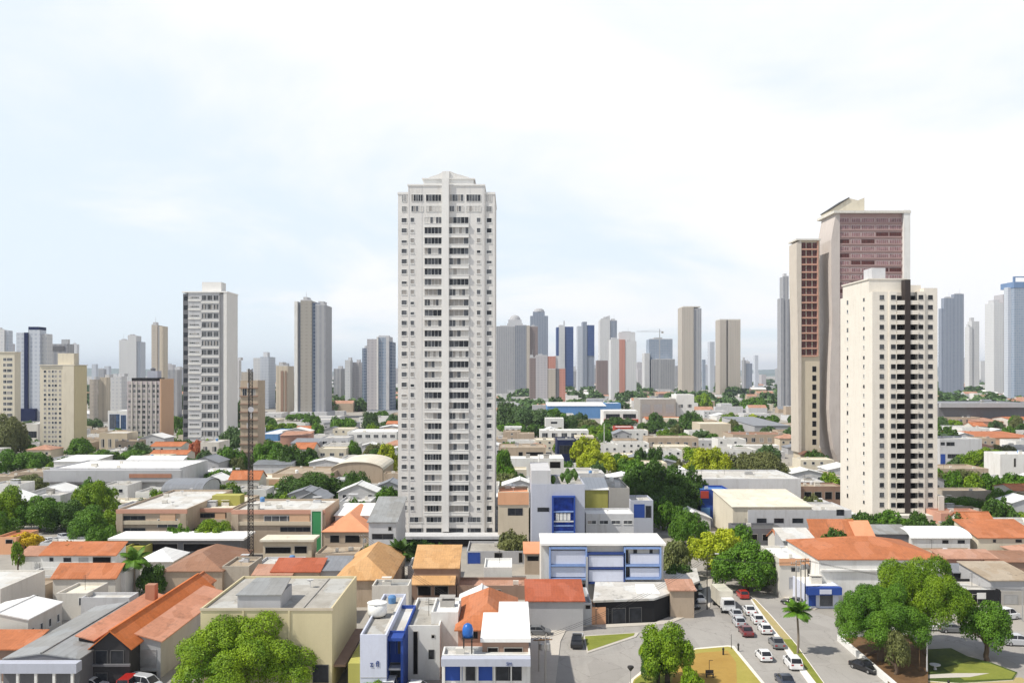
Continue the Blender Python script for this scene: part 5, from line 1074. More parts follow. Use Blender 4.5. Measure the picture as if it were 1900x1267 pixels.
H_('building', 'unfinished brown slender building wrapped in scaffolding behind the mast', 446, 478, 706, yb=870, dp=12, wall='tan', rc='r_tan', cat='building', auto=(2,720,735,.5), extra=lambda r,W,d,h: [MB().box(-W/2-.3,W/2+.3,-.5,-.01,h*i/11,h*i/11+.5).build('floor_edge','brown',r) for i in range(1,11)], clutter=0)
H_('building', 'white low building with blue glass panels beside the mauve gridded tower', 200, 236, 762, yb=812, dp=20, wall='white', rc='r_white', win=[(203,768,222,796,'b'),(224,770,234,796,'b')], cat='building', clutter=0)
H_('house', 'white and wooden low house under the blue glass panels', 184, 236, 803, yb=838, dp=14, wall='beige', rc='r_white', auto=(4,814,830,.5), clutter=0)
H_('house', 'white pavilion roofs house left of the squat cream tower foot', 40, 70, 786, yb=826, dp=18, wall='offwhite', rc='r_white', win=[(46,800,68,812,'s')], clutter=0)
# --- centre and right, middle distance
H_('house', 'brown flat house with dark openings right of tallest tower', 925, 1012, 830, yb=870, dp=22, wall='tan', rc='r_tan', win=[(930,838,944,846,'d'),(962,838,970,847,'d'),(976,838,1008,845,'d')], clutter=3)
H_('house', 'white long low wall block below the brown flat house', 944, 1000, 850, yb=888, dp=10, wall='white', rc='r_whitep', clutter=0)
H_('house', 'white house with dark curved awning above cobalt framed building', 1000, 1046, 850, yb=930, dp=14, wall='white', rc='r_whitep', win=[(1002,858,1010,868,'d'),(1020,856,1040,868,'d')], clutter=2)
H_('building', 'dark navy glazed building between trees at centre', 1034, 1070, 816, yb=862, dp=20, wall='navy', rc='r_dark', cat='building', clutter=1, win=[(1038,826,1066,842,'s')])
H_('warehouse', 'blue warehouse with white roof in the distance right of tallest tower', 1016, 1124, 753, yb=776, yk=746, roof='mono', rise=2, wall='skyblue', rc='r_white', cat='warehouse', ov=.5)
H_('warehouse', 'paler blue warehouse end with white sheet roof touching the blue one', 1124, 1152, 748, yb=770, dp=30, wall='skyblue', rc='r_white', cat='warehouse')
H_('shop', 'white topped shop with red awning band at centre', 1120, 1184, 762, yb=790, dp=26, wall='white', rc='r_whitep', win=[(1124,768,1150,776,'s'),(1156,768,1180,776,'s')], cat='shop', clutter=2, extra=lambda r,W,d,h: MB().box(-W/2,W/2,-2,-.02,h*.25,h*.45).build('awning','red',r))
H_('shop', 'pink red roadside shop with white roof below the red awning', 1142, 1176, 792, yb=814, dp=16, wall='red', rc='r_white', cat='shop', win=[(1150,800,1172,810,'d')], clutter=0)
H_('house', 'wide cream terrace house under the trees right of tallest tower', 1002, 1092, 798, yb=822, dp=14, wall='white', rc='r_whitep', auto=(5,803,812,.6), clutter=2)
H_('house', 'white tower like house above the wide cream terrace', 1012, 1046, 776, yb=806, dp=14, wall='white', rc='r_whitep', win=[(1022,782,1034,786,'s')], clutter=0)
H_('house', 'white cottage at the tallest tower right foot of the trees', 936, 968, 792, yb=812, dp=12, wall='white', rc='r_white', auto=(3,796,802,.5), clutter=0)
H_('warehouse', 'grey concrete warehouse with tall panels right of red awning', 1188, 1254, 740, yb=785, dp=40, wall='concrete', rc='r_light', cat='warehouse', auto=(3,750,766,.7,'g'), clutter=2)
H_('house', 'white block with small upper windows next to the concrete warehouse', 1255, 1288, 732, yb=784, dp=24, wall='white', rc='r_whitep', auto=(2,750,756,.5), clutter=1)
H_('house', 'cream low block under the white block with upper windows', 1228, 1264, 776, yb=794, dp=14, wall='cream', rc='r_cream', clutter=0)
H_('house', 'plain beige box building with white roof in the middle of the right half', 1299, 1356, 786, yb=814, dp=26, wall='beige', rc='r_cream', clutter=0)
H_('building', 'long tan wall building with small windows below the beige box', 1202, 1296, 812, yb=838, dp=18, wall='tan', rc='r_tan', auto=(6,820,827,.5), cat='building', clutter=3)
H_('building', 'rubble like ruined brick building right of the beige box', 1360, 1466, 806, yb=830, dp=26, wall='tan', rc='r_brown', auto=(7,812,820,.5), cat='building', clutter=6)
H_('house', 'long white flat wall in front of the ruined brick building', 1356, 1446, 826, yb=842, dp=8, wall='white', rc='r_whitep', clutter=0)
H_('house', 'wide grey sheet roof hall left of the red glazed tower', 1400, 1466, 790, h=8, yk=768, roof='mono', rise=1.4, wall='gray', rc='r_slate')
H_('warehouse', 'grey blank warehouse wall with flat light roof left of the red tower foot', 1292, 1486, 888, yb=945, yk=871, wall='lgray', rc='r_light', cat='warehouse', clutter=3)
H_('warehouse', 'cream curved white roof hall in front of the grey blank warehouse', 1360, 1506, 940, h=8.5, yk=908, wall='cream', rc='r_cream', roof='mono', rise=1.4, cat='warehouse')
def ex_rg(root, Wd, dp, h): MB().box(-Wd/2-.2, Wd/2-8, -2.4, -.02, 2.6, 3.1).build('awning', 'black', root)
H_('building', 'pale grey building with four upper windows below the cream hall', 1388, 1580, 946, yb=1004, dp=14, wall='lgray', rc='r_light', win=[(1404,961,1422,970,'s'),(1436,961,1454,970,'s'),(1470,961,1490,970,'s'),(1552,945,1566,956,'s'),(1400,980,1460,994,'d')], cat='building', extra=ex_rg, clutter=2)
H_('house', 'concrete store blocks left of the pale grey building', 1346, 1396, 944, yb=985, dp=12, wall='concrete', rc='r_conc', win=[(1352,950,1366,966,'d')], clutter=2)
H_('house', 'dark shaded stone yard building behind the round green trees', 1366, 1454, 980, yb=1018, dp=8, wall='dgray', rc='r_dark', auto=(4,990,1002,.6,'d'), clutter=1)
H_('stall', 'dark blue and red tarpaulin stall beside the big dark trees', 1300, 1354, 908, yb=962, dp=10, wall='blue', rc='r_blue', cat='stall', clutter=0, extra=lambda r,W,d,h: [MB().box(x,x+w,-.6,-.02,z,z+hh).build('tarpaulin',m,r) for x,w,z,hh,m in ((-W/2,2.2,h-2.4,2.0,'red'),(-W/2,2.6,.6,2.6,'skyblue'),(1.0,1.7,h-4,3.2,'red'),(2.9,1.2,h-4.4,3,'skyblue'))])
H_('house', 'low dark ruin with rusty debris at the foot of red glazed towers', 1470, 1566, 902, yb=940, dp=10, wall='brown', rc='r_tan', auto=(5,912,926,.7,'d'), cat='ruin', clutter=4)
# --- right foreground
H_('house', 'arched orange trimmed white house above the large orange roof', 1510, 1592, 998, h=5.5, yk=966, roof='mono', rise=3.2, wall='salmon', rc='r_ter', win=[(1520,1001,1534,1008,'d'),(1550,1001,1566,1008,'d')])
H_('house', 'bright orange roofed house right of the arched one', 1592, 1624, 1000, h=5.5, yk=968, roof='mono', rise=3.0, wall='white', rc='r_peach', win=[(1600,1002,1614,1008,'d')])
H_('house', 'grey pale roof left of the arched orange house', 1454, 1512, 1002, h=6.0, yk=980, roof='mono', rise=1.4, wall='gray', rc='r_light')
def ex_big(root, Wd, dp, h): MB().box(-Wd/2+.2, Wd/2, -.5, -.01, h-2.2, h-1.9).build('ledge', 'white', root)
H_('house', 'largest orange hipped roof over long white wall at right', 1520, 1752, 1036, yb=1120, yk=994, roof='hip', rise=2.4, wall='white', rc='r_ter', ov=.3, extra=ex_big, win=[(1536,1086,1550,1108,'s')])
H_('house', 'white house with two black windows and pale curved roof at right', 1690, 1800, 998, yb=1038, yk=978, roof='barrelx', rise=1.5, wall='white', rc='r_white', win=[(1748,1001,1760,1008,'s'),(1777,1001,1790,1008,'s')])
H_('house', 'orange tiled house with cream wall cut by the right edge', 1815, 1930, 997, yb=1038, yk=964, roof='mono', rise=2.2, wall='cream', rc='r_ter', win=[(1842,1000,1848,1006,'s'),(1884,1000,1896,1006,'s')])
H_('house', 'dark grey domed roof behind the largest orange hipped roof', 1616, 1690, 990, h=5.6, yk=974, roof='mono', rise=1.0, wall='dgray', rc='r_gray')
H_('house', 'pinkish tile roof with skylight right of largest orange roof', 1750, 1850, 1036, h=4.2, yk=1020, roof='mono', rise=.8, wall='salmon', rc='r_faded')
H_('house', 'long rust brown roof at the right edge above grey roof', 1834, 1930, 1042, h=3.8, yk=1022, roof='mono', rise=.8, wall='brown', rc='r_brown')
H_('shop', 'grey roof shop with black open front behind round tree at right', 1770, 1832, 1062, yb=1092, yk=1046, roof='mono', rise=.9, wall='black', rc='r_slate', cat='shop', ov=.2)
H_('shop', 'black fronted shop with white emblem below the grey roof shop', 1794, 1856, 1094, yb=1122, dp=9, wall='black', rc='r_light', cat='shop', win=[(1804,1102,1814,1118,'d')], clutter=1, extra=lambda r,W,d,h: MB().box(-1.2,.4,-.08,-.01,h-1.6,h-.5).build('emblem','white',r))
H_('house', 'wide grey brown sheet roof at the right edge', 1838, 1925, 1076, h=4.2, yk=1042, roof='mono', rise=.9, wall='gray', rc='r_tan')
H_('house', 'grey yard building at the right edge behind the small street tree', 1858, 1930, 1096, yb=1122, dp=8, wall='concrete', rc='r_conc', win=[(1862,1103,1888,1120,'g')], clutter=1)
H_('house', 'cream house with orange parapet and metal door near the avenue', 1446, 1498, 1036, yb=1108, dp=13, wall='offwhite', rc='r_white', clutter=1, extra=lambda r,W,d,h: MB().box(-W/2-.05,W/2+.3,-.25,-.01,h-1.2,h+.05).build('parapet_band','peach',r), win=[(1464,1070,1478,1092,'g'),(1468,1052,1480,1060,'s')])
H_('house', 'pale tile side building between cream house and largest orange roof', 1498, 1524, 1046, yb=1100, dp=12, wall='stone', rc='r_light', clutter=0)
def ex_bs(root, Wd, dp, h): MB().box(-Wd/2-.1, Wd/2+.2, -1.2, -.02, h-1.4, h-.1).build('fascia', 'blue', root); MB().box(-.9, 1.2, -1.3, -1.21, h-1.2, h-.4).build('sign', 'paleblue', root)
H_('shop', 'blue and white corner shop by the right carriageway', 1496, 1556, 1086, yb=1128, yk=1064, wall='paleblue', rc='r_whitep', extra=ex_bs, win=[(1520,1102,1546,1124,'y'),(1500,1102,1514,1124,'k')], cat='shop', par=.2, clutter=0)
# --- far right, middle distance
def ex_arena(root, Wd, dp, h): MB().box(-Wd/2, Wd/2+1, -3, -.02, h-3.2, h+.3).build('fascia', 'gray', root)
H_('hall', 'long grey hall with pale metal roof edge right of the cream striped tower', 1742, 1930, 748, yb=790, dp=60, wall='dgray', rc='r_slate', extra=ex_arena, cat='hall', clutter=4)
H_('house', 'blank grey wall block in front of the long grey hall', 1838, 1930, 756, yb=788, dp=14, wall='lgray', rc='r_light', clutter=0)
H_('house', 'salmon roofed low house in front of the long grey hall', 1816, 1862, 782, h=5, yk=772, roof='mono', rise=2, wall='salmon', rc='r_faded')
H_('house', 'tan low house row beside the cream striped tower', 1746, 1818, 774, yb=792, dp=18, wall='tan', rc='r_tan', auto=(5,778,785,.5), clutter=3)
H_('house', 'orange flat roofed wall house cut by right edge in mid distance', 1810, 1930, 812, h=5, yk=800, roof='mono', rise=1, wall='orangew', rc='r_ter')
H_('building', 'grey two storey building with blue and dark windows right of cream tower', 1744, 1822, 814, yb=866, dp=20, wall='lgray', rc='r_light', win=[(1745,820,1753,826,'s'),(1756,820,1771,827,'s'),(1745,842,1754,866,'k'),(1758,842,1780,850,'s'),(1758,856,1780,864,'s')], cat='building', clutter=2)
H_('house', 'bright white house with rounded gable near the right edge', 1856, 1925, 842, yb=896, dp=12, wall='white', rc='r_whitep', win=[(1881,850,1885,866,'d')], clutter=1)
H_('house', 'grey low garage below the bright white house', 1826, 1870, 886, yb=914, dp=9, wall='lgray', rc='r_light', win=[(1834,896,1860,912,'g')], clutter=0)
H_('house', 'tan garden wall house right of the cream tower base', 1750, 1840, 910, yb=936, dp=8, wall='stone', rc='r_tan', clutter=0)
H_('house', 'pinkish broken wall house above the right orange tiled house', 1746, 1830, 952, yb=985, dp=9, wall='salmon', rc='r_faded', win=[(1744,966,1760,974,'d'),(1792,958,1802,966,'d')], clutter=2)
H_('house', 'olive shed by the base of the cream striped tower', 1744, 1774, 978, yb=1000, dp=6, wall='offwhite', rc='r_olive', win=[(1748,982,1768,992,'d')], clutter=0)
# --- roof things that stand on their roofs
p_ = HC-8
def on_roof(px, py, z): return P(px, py, z)
t = thing('water_tank', 'big white round water tank on the lettered shop roof', 'water tank', tuple(on_roof(700,1144,7.52))); b = MB(); b.lathe((0,0,.25), [(1.15,0),(1.35,.3),(1.35,1.7)], 18); b.build('tank', 'tank', t, True); MB().lathe((0,0,1.96), [(1.42,0),(1.42,.12),(.5,.4)], 18).build('lid', 'tank', t); b = MB()
for i in range(4): a = i*1.57+.4; b.box(math.cos(a)-.1, math.cos(a)+.1, math.sin(a)-.1, math.sin(a)+.1, 0, .25)
b.build('foot', 'dmetal', t)
t = thing('water_tank', 'shiny blue round water tank beside the orange hipped roof', 'water tank', (PD(868,114.2), 114.2, 6.93)); MB().lathe((0,0,2.1), [(.62,0),(.68,.5),(.68,1.0),(.5,1.5),(.2,1.7)], 16).build('tank', 'tankb', t, True); b = MB()
for x, y in ((-.5,-.5),(.5,-.5),(.5,.5),(-.5,.5)): b.box(x-.06, x+.06, y-.06, y+.06, 0, 2.05)
b.box(-.7, .7, -.7, .7, 2.0, 2.09); b.build('stand', 'dmetal', t)
# ================================================================ TREES
G = dict
def B(x, yb, yt, w, label, kind='round', leaf='l_mid', **k): return tree(x, yb, yt, w, label, kind, leaf, **k)
B(455, 1284, 1128, 238, 'huge bright green tree in front of the cream warehouse', 'dome', 'l_light', clear=.10, depth=.8, seed=0)
B(1238, 1272, 1152, 98, 'leaning round tree on the ochre field with bare dark trunk', 'round', 'l_light', clear=.30, bark='barkd')
B(1222, 1268, 1190, 66, 'small darker lower crown against the leaning round tree', 'round', 'l_dark', clear=.2, bark='barkd')
B(1710, 1212, 1028, 166, 'tallest spreading light green tree right of the avenue', 'dome', 'l_light', clear=.34, depth=.9, seed=1)
B(1634, 1232, 1076, 152, 'darker spreading tree in front left of the tallest green one', 'dome', 'l_mid', clear=.3, seed=0)
B(1664, 1258, 1172, 44, 'drooping olive shrub tree on brown planting bed', 'tall', 'l_olive', clear=.3)
B(1832, 1226, 1113, 92, 'small round street tree with slim trunk near the right edge', 'round', 'l_mid', clear=.34)
B(1386, 1096, 1003, 120, 'dense round street tree with glossy leaves beside the avenue', 'round', 'l_mid', clear=.14)
B(1331, 1068, 978, 112, 'yellow green broad tree left behind the dense avenue tree', 'dome', 'l_yel', clear=.2)
B(1252, 1075, 1000, 52, 'greyish olive tree beside the blue framed building right end', 'tall', 'l_olive', clear=.08)
B(1258, 1100, 1048, 50, 'lower olive shrub beside the blue framed building', 'bush', 'l_dark', clear=.02, name='bush')
B(1280, 1014, 942, 66, 'round dark green tree at the street end', 'round', 'l_mid', clear=.12)
B(1262, 1000, 935, 40, 'narrow green tree left of the round one at street end', 'round', 'l_mid', clear=.1)
for i, (x, yb, yt, w, lf, lb) in enumerate(((1214,952,850,118,'l_dark','biggest dark mango like tree right of the crumbling block'),(1262,956,878,92,'l_dark','dark broad tree right part of the dark grove'),(1284,950,862,56,'l_dark','dark tree touching the grey blank warehouse corner'),(1186,932,846,56,'l_mid','mid green tree at the grove top left'),(1240,966,900,96,'l_dark','dark front tree of the grove above street end'),(1196,962,896,70,'l_dark','dark lower left tree of the grove'))):
    B(x, yb, yt, w, lb, 'dome', lf, clear=.1)
B(1312, 905, 828, 88, 'domed yellow green tree behind the grey blank warehouse', 'dome', 'l_yel', clear=.1)
B(1408, 905, 834, 96, 'olive feathery tree right of the domed yellow green one', 'broad', 'l_olive', clear=.08)
B(1366, 900, 838, 60, 'olive light tree between dome and feathery tree', 'round', 'l_olive', clear=.08)
B(1086, 862, 806, 54, 'rounded lime yellow tree near navy glazed building', 'dome', 'l_yel', clear=.1)
B(1106, 888, 832, 72, 'lime yellow drooping tree below the rounded one', 'dome', 'l_yel', clear=.15)
B(1162, 880, 842, 34, 'lime shrub tree left of the dark grove', 'round', 'l_yel', clear=.1)
B(1188, 870, 828, 24, 'tiny dark tree above lime shrub tree', 'round', 'l_dark', clear=.1)
B(1216, 880, 826, 34, 'dark small tree left of domed yellow green tree', 'round', 'l_dark', clear=.1)
B(932, 905, 832, 36, 'dark columnar tree against right side of tallest tower', 'tall', 'l_mid', clear=.04)
B(946, 918, 864, 40, 'lower green tree at the right side of tallest tower', 'round', 'l_mid', clear=.05)
B(955, 1036, 984, 60, 'feathery olive shrub at the right foot of tallest tower', 'bush', 'l_olive', clear=.02, name='bush')
B(700, 1046, 1000, 54, 'olive green bush behind the broad ochre hipped roof', 'bush', 'l_olive', clear=.03, name='bush')
palm(742, 1072, 1018, 52, 'small dark palm beside the ochre two tier roof', leaf='l_dark')
palm(1480, 1213, 1127, 50, 'single palm on the median strip of the avenue', leaf='l_mid', droop=.8)
palm(250, 1104, 1030, 54, 'palm with hanging fronds in the left garden', leaf='l_mid', droop=.9)
B(282, 1102, 1045, 48, 'dark round tree right of the left garden palm', 'round', 'l_dark', clear=.1)
B(352, 1092, 1060, 62, 'low green shrub beside the long orange roof', 'bush', 'l_light', clear=.02, name='bush')
B(394, 1030, 960, 64, 'light green street tree in front of shopping centre middle', 'round', 'l_light', clear=.28)
B(180, 968, 889, 76, 'bright lime round tree left of the shopping centre', 'round', 'l_light', clear=.2)
for i, (x, yb, yt, w, lf, lb) in enumerate(((14,985,898,72,'l_light','light green tree at the left edge above the lawn'),(75,985,918,86,'l_mid','mid green tree second from the left in the street row'),(128,984,925,74,'l_dark','dark tree between mid green and lime round trees'),(165,984,935,64,'l_mid','shaded tree directly below the lime round tree'),(50,920,880,84,'l_olive','olive bushy tree left of the market hall'),(38,882,832,90,'l_mid','broad green tree beside the far left market hall corner'),(70,878,838,50,'l_dark','dark tree touching the market hall left wall'),(12,850,765,70,'l_olive','tall olive tree at left edge before the cream towers'),(30,842,795,48,'l_dark','dark lower tree right of tall olive tree'))):
    B(x, yb, yt, w, lb, 'round', lf, clear=.12)
B(48, 1022, 986, 54, 'golden yellow flowering tree on the left lawn', 'broad', 'l_gold', clear=.3)
B(33, 1068, 1005, 20, 'thin young tree on the left lawn', 'tall', 'l_light', clear=.35)
B(218, 868, 832, 74, 'green hedge like tree behind market hall roof', 'bush', 'l_mid', clear=.02)
B(190, 864, 838, 60, 'lighter hedge tree left behind market hall roof', 'bush', 'l_light', clear=.02)
B(262, 862, 820, 44, 'dusty dark tree behind market hall roof right', 'round', 'l_teal', clear=.05)
B(364, 858, 814, 26, 'rusty orange flowering tree beside banded tower foot', 'round', 'l_red', clear=.15)
B(433, 850, 790, 54, 'dark green tree at the right of banded tower foot', 'round', 'l_teal', clear=.08)
B(424, 872, 826, 46, 'dark round tree below banded tower right side', 'round', 'l_mid', clear=.08)
B(440, 882, 846, 30, 'pale green tree beside the scaffolding building', 'round', 'l_olive', clear=.08)
B(505, 876, 813, 82, 'mid green tree row left member right of the mast', 'round', 'l_mid', clear=.08)
B(540, 880, 824, 46, 'darker tree row middle member right of the mast', 'round', 'l_dark', clear=.08)
B(575, 872, 828, 32, 'small round tree row right member right of the mast', 'round', 'l_dark', clear=.1)
B(572, 935, 874, 104, 'large dark round tree above the shopping centre right wing', 'round', 'l_dark', clear=.08)
B(612, 932, 886, 60, 'dark tree filling between the two large dark ones', 'round', 'l_dark', clear=.06)
B(662, 936, 872, 66, 'second large dark tree right above the tent like roof', 'round', 'l_dark', clear=.06)
B(660, 934, 905, 30, 'pale leaved young tree in front of second large dark tree', 'round', 'l_olive', clear=.1)
B(718, 882, 820, 40, 'lime green tree against left side of tallest tower', 'round', 'l_yel', clear=.15)
B(657, 858, 816, 28, 'square clipped green tree below flat white house', 'bush', 'l_mid', clear=.03)
B(686, 802, 762, 36, 'round dark tree above flat white house', 'round', 'l_teal', clear=.06)
B(640, 805, 776, 50, 'green bushy tree left above flat white house', 'bush', 'l_mid', clear=.03)
B(445, 800, 742, 26, 'dark tree between banded tower and scaffolding building', 'tall', 'l_teal', clear=.05)
B(1700, 986, 945, 26, 'dark shrub at the front foot of the cream striped tower', 'round', 'l_dark', clear=.05)
B(1668, 985, 958, 40, 'low hedge shrub at the cream striped tower foot', 'bush', 'l_mid', clear=.02, name='bush')
B(1820, 880, 828, 80, 'bright green tree before the bright white house', 'round', 'l_light', clear=.12)
B(1786, 914, 868, 72, 'olive green round tree below the grey two storey building', 'round', 'l_olive', clear=.05)
B(1890, 930, 878, 60, 'dark green tree at the right edge below bright white house', 'round', 'l_mid', clear=.05)
B(1862, 950, 906, 64, 'green tree left of the right edge dark one', 'round', 'l_mid', clear=.05)
B(1790, 952, 920, 70, 'long low hedge left part right of cream tower', 'bush', 'l_mid', clear=.02, name='bush')
B(1846, 956, 922, 70, 'long low hedge right part near right edge', 'bush', 'l_olive', clear=.02, name='bush')
B(1878, 976, 946, 44, 'clipped lime round bush above orange tiled house at right edge', 'bush', 'l_light', clear=.02, name='bush')
B(1466, 1042, 1000, 40, 'grey green shrub tree behind the cream house by the avenue', 'round', 'l_teal', clear=.06)
B(875, 1290, 1246, 88, 'clipped light green bush in front of violet blue shop', 'bush', 'l_light', clear=.02, name='bush')
B(1284, 1290, 1236, 44, 'young bushy tree on the bare ochre earth', 'tall', 'l_light', clear=.06)
B(1200, 1225, 1195, 26, 'little pale green shrub on left side of leaning tree', 'bush', 'l_light', clear=.1, name='bush')
B(1862, 1082, 1064, 26, 'grey green tuft on the right grey brown roof edge', 'bush', 'l_olive', clear=.05, name='bush')
B(942, 1094, 1078, 30, 'lime plant by the plain white block in the yard', 'bush', 'l_light', clear=.05, name='bush')
B(690, 1290, 1258, 50, 'green plants before the lettered shop front', 'bush', 'l_light', clear=.02, name='bush')
B(772, 1040, 1002, 44, 'dark clipped shrub left at the base of the tallest tower', 'bush', 'l_dark', clear=.02, name='bush')
B(806, 1040, 1006, 30, 'small dark shrub middle at the base of the tallest tower', 'bush', 'l_dark', clear=.02, name='bush')
# far named clumps
for x, yb, yt, w, lf, lb in ((985,800,752,90,'l_teal','large dark tree mass left of the blue warehouse'),(940,798,742,50,'l_teal','dark tree next to right side of tallest tower in far belt'),(1025,800,756,60,'l_mid','green tree before the blue warehouse left end'),(990,815,784,50,'l_dark','dark rounded tree beside the white cottage'),(1078,790,764,26,'l_dark','small dark tree before the blue warehouse middle'),(1098,800,778,34,'l_mid','green tree before wide cream terrace right end'),(1112,815,788,44,'l_light','lighter green tree right of wide cream terrace'),
    (1216,798,764,28,'l_dark','small round dark tree before concrete warehouse'),(1284,806,762,46,'l_dark','dark round tree left of plain beige box'),(1206,804,780,44,'l_dark','low dark tree left before concrete warehouse'),(1252,806,788,50,'l_dark','low dark tree between concrete warehouse and beige box'),(1304,760,728,32,'l_light','light green tree right of white block with upper windows'),(1355,790,764,36,'l_light','light tree behind plain beige box'),(1392,792,768,50,'l_yel','yellow green tree right behind plain beige box'),(1400,764,736,50,'l_mid','green tree in far belt left of grey close tower')):
    B(x, yb, yt, w, lb, 'round', lf, clear=.05)
# ================================================================ VEHICLES
UP, DN = math.pi, 0.0       # nose away from / towards the camera
car(1365,1144,'silver car in the left lane behind the white box truck','sedan','p_silver',UP-.02)
car(1371,1159,'pale silver car in the queue just ahead of the maroon one','hatch','p_silver',UP-.02)
car(1384,1176,'maroon car last in the left lane of the avenue queue','sedan','p_maroon',UP-.02)
car(1390,1137,'white car first in the right lane beside the median','sedan','p_white',UP-.04)
car(1405,1154,'white car second in the right lane beside the median','hatch','p_white',UP-.04)
car(1419,1172,'white car with dark roof shade third beside the median','hatch','p_white',UP-.04)
car(1441,1198,'white topped dark car alone beside the median strip','sedan','p_gray',UP-.04)
car(1417,1222,'white car alone in the left lane near the ochre field','hatch','p_white',UP)
car(1471,1236,'white suv beside the palm on the median','suv','p_white',UP-.03)
car(1456,1268,'dark navy car nearest to the camera on the avenue','sedan','p_navy',UP)
car(1378,1108,'red car next to the white box truck','hatch','p_red',UP)
car(1431,1083,'black suv parked below the dense avenue tree','suv','p_black',UP+.3)
car(1473,1122,'black car turning by the cream house','sedan','p_black',UP+.9)
car(1604,1243,'black car parked along the white planter wall','sedan','p_black',.45)
car(1728,1168,'white car parked under the tallest spreading tree','hatch','p_white',1.5)
car(1768,1172,'dark grey car parked right of the white one under trees','sedan','p_gray',1.5)
car(1889,1196,'silver white car at the right edge beside the street tree','suv','p_silver',1.45)
car(1866,1148,'white van parked at the right edge before black fronted shop','van','p_white',1.9)
car(1291,1092,'light silver car parked on the pavement beside the black shop','sedan','p_silver',.05)
car(1297,1116,'white car parked nose out at the black shop corner','hatch','p_white',.1)
car(1283,1128,'black car parked under the black shop side','hatch','p_black',.3)
car(1018,1165,'silver van parked against the low grey house','van','p_silver',1.5)
car(1000,1177,'dark car with silver roof rear half hidden by the canopy roof','hatch','p_gray',1.5)
car(268,1278,'white van in front of the salmon roofed wing','van','p_silver',1.2)
car(240,1278,'red van parked before the dark fronted hall','van','p_red',UP)
car(172,1278,'white hatchback parked in front of the faded wing','hatch','p_white',1.5)
car(142,1286,'cream old car parked left of the white hatchback','hatch','p_cream',1.5)
car(70,1288,'white car parked before the grey metal roof shop','hatch','p_white',1.5)
car(724,1282,'white delivery van nose before the bright blue recess','van','p_white',UP)
car(778,1284,'white small car parked by the white walled house','hatch','p_white',1.4)
car(941,1283,'silver car parked before the violet blue glazed shop','sedan','p_silver',1.5)
car(1330,1058,'dark car at the mouth of the avenue under the yellow green tree','sedan','p_black',.5)
for i, (x, y, lb, cc) in enumerate(((150,990,'white car parked nearest the shopping centre in the left lot','p_white'),(118,1000,'silver car parked mid row in the left lot','p_silver'),(176,984,'grey car parked high in the left lot','p_gray'),(92,1008,'white car parked low left in the left lot','p_white'),(200,976,'black car parked uppermost in the left lot','p_black'))):
    car(x, y, lb, 'hatch', cc, .9)
# box truck and pickup
t = thing('truck', 'white box truck with cream flank at the head of the queue', 'truck', tuple(P(1344,1130))); t.rotation_euler = (0,0,.04)
MB().box(-1.2, 1.2, -1.2, 4.6, .95, 3.5).build('cargo_box', 'p_cream', t)
b = MB(); b.extr([(-1.1,.6),(1.1,.6),(1.1,1.6),(.95,2.5),(-.95,2.5),(-1.1,1.6)], -3.1, -1.3); b.build('cab', 'p_white', t); MB().box(-.9,.9,-3.16,-3.08,1.6,2.35).build('windscreen', 'glass', t); MB().box(-1.0,1.0,-3,4.5,.6,.94).build('chassis','dmetal',t)
for sx in (-1,1):
    for y in (-2.3, 3.2): b = MB(); b.tube((-.15,0,0),(.15,0,0), .46,.46,14,0); b.tube((-.16,0,0),(.16,0,0), .25,.25,10,1); b.build('wheel', ['rubber','rim'], t).location = (sx*1.05, y, .47)
    MB().box(-.2,.2,-.04,.04,-.1,.1).build('headlight','lamp',t).location = (sx*.8,-3.12,.85)
m = car_meshes('van'); p = P(1071,1196); t = thing('pickup', 'black pickup with silver bed cover alone on the grey forecourt', 'pickup', (p.x,p.y,.012), -.12)
b = MB(); loft(b, [[(-.8,y,.3),(-.92,y,.6),(-.88,y,z),(.88,y,z),(.92,y,.6),(.8,y,.3)] for y, z in ((-2.6,.8),(-2.4,1.0),(-1,1.05),(2.4,1.05),(2.6,.95))]); b.build('body','p_black',t)
b = MB(); loft(b, [[(-.82,y,1.05),(-.7*k,y,z),(.7*k,y,z),(.82,y,1.05)] for y, z, k in ((-1.2,1.08,1.1),(-.6,1.65,1),(.3,1.68,1),(.6,1.1,1.1))]); b.build('cab','glass',t); MB().box(-.82,.82,.7,2.5,1.06,1.2).build('bed_cover','p_silver',t)
MB().box(-.7,.7,-.55,.3,1.69,1.74).build('cab_roof','p_black',t)
for sx in (-1,1):
    for sy in (-1.65,1.6): link('wheel', m['wheel'], t, (sx*.82, sy, .33))
    link('taillight', m['tail'], t, (sx*.7,2.58,.8)); link('headlight', m['head'], t, (sx*.65,-2.55,.75))
# ================================================================ STREET FURNITURE
def pole(x, yb, yt, label, name='utility_pole', cat='utility pole', arm=None, r=.13, mat='concrete', lamp=False, group=None):
    D = HC*F/(yb-HZ); h = HC-(yt-HZ)*D/F; t = thing(name, label, cat, (PD(x,D),D,0), 0, group)
    b = MB(); b.tube((0,0,0),(0,0,h), r, r*.6, 8); b.build('pole', mat, t)
    if arm:
        b = MB(); b.box(-arm, arm, -.06, .06, h-.6, h-.48); b.build('cross_arm', 'wood', t)
        for s in (-.9,-.4,.4,.9): MB().lathe((s*arm,0,h-.48), [(.05,0),(.07,.12),(.03,.22)], 6).build('insulator','lgray',t)
        MB().lathe((.35,0,h-1.9), [(.28,0),(.3,.2),(.3,.8),(.1,.9)], 10).build('transformer','metal',t)
    if lamp:
        b = MB(); b.tube((0,0,h),(1.5,-.4,h+.4), .05, .04, 6); b.build('arm', mat, t); MB().box(1.3,1.95,-.6,-.3,h+.33,h+.47).build('lamp_head','lgray',t)
    foot(PD(x,D)-.3, PD(x,D)+.3, D-.3, D+.3); return h, D
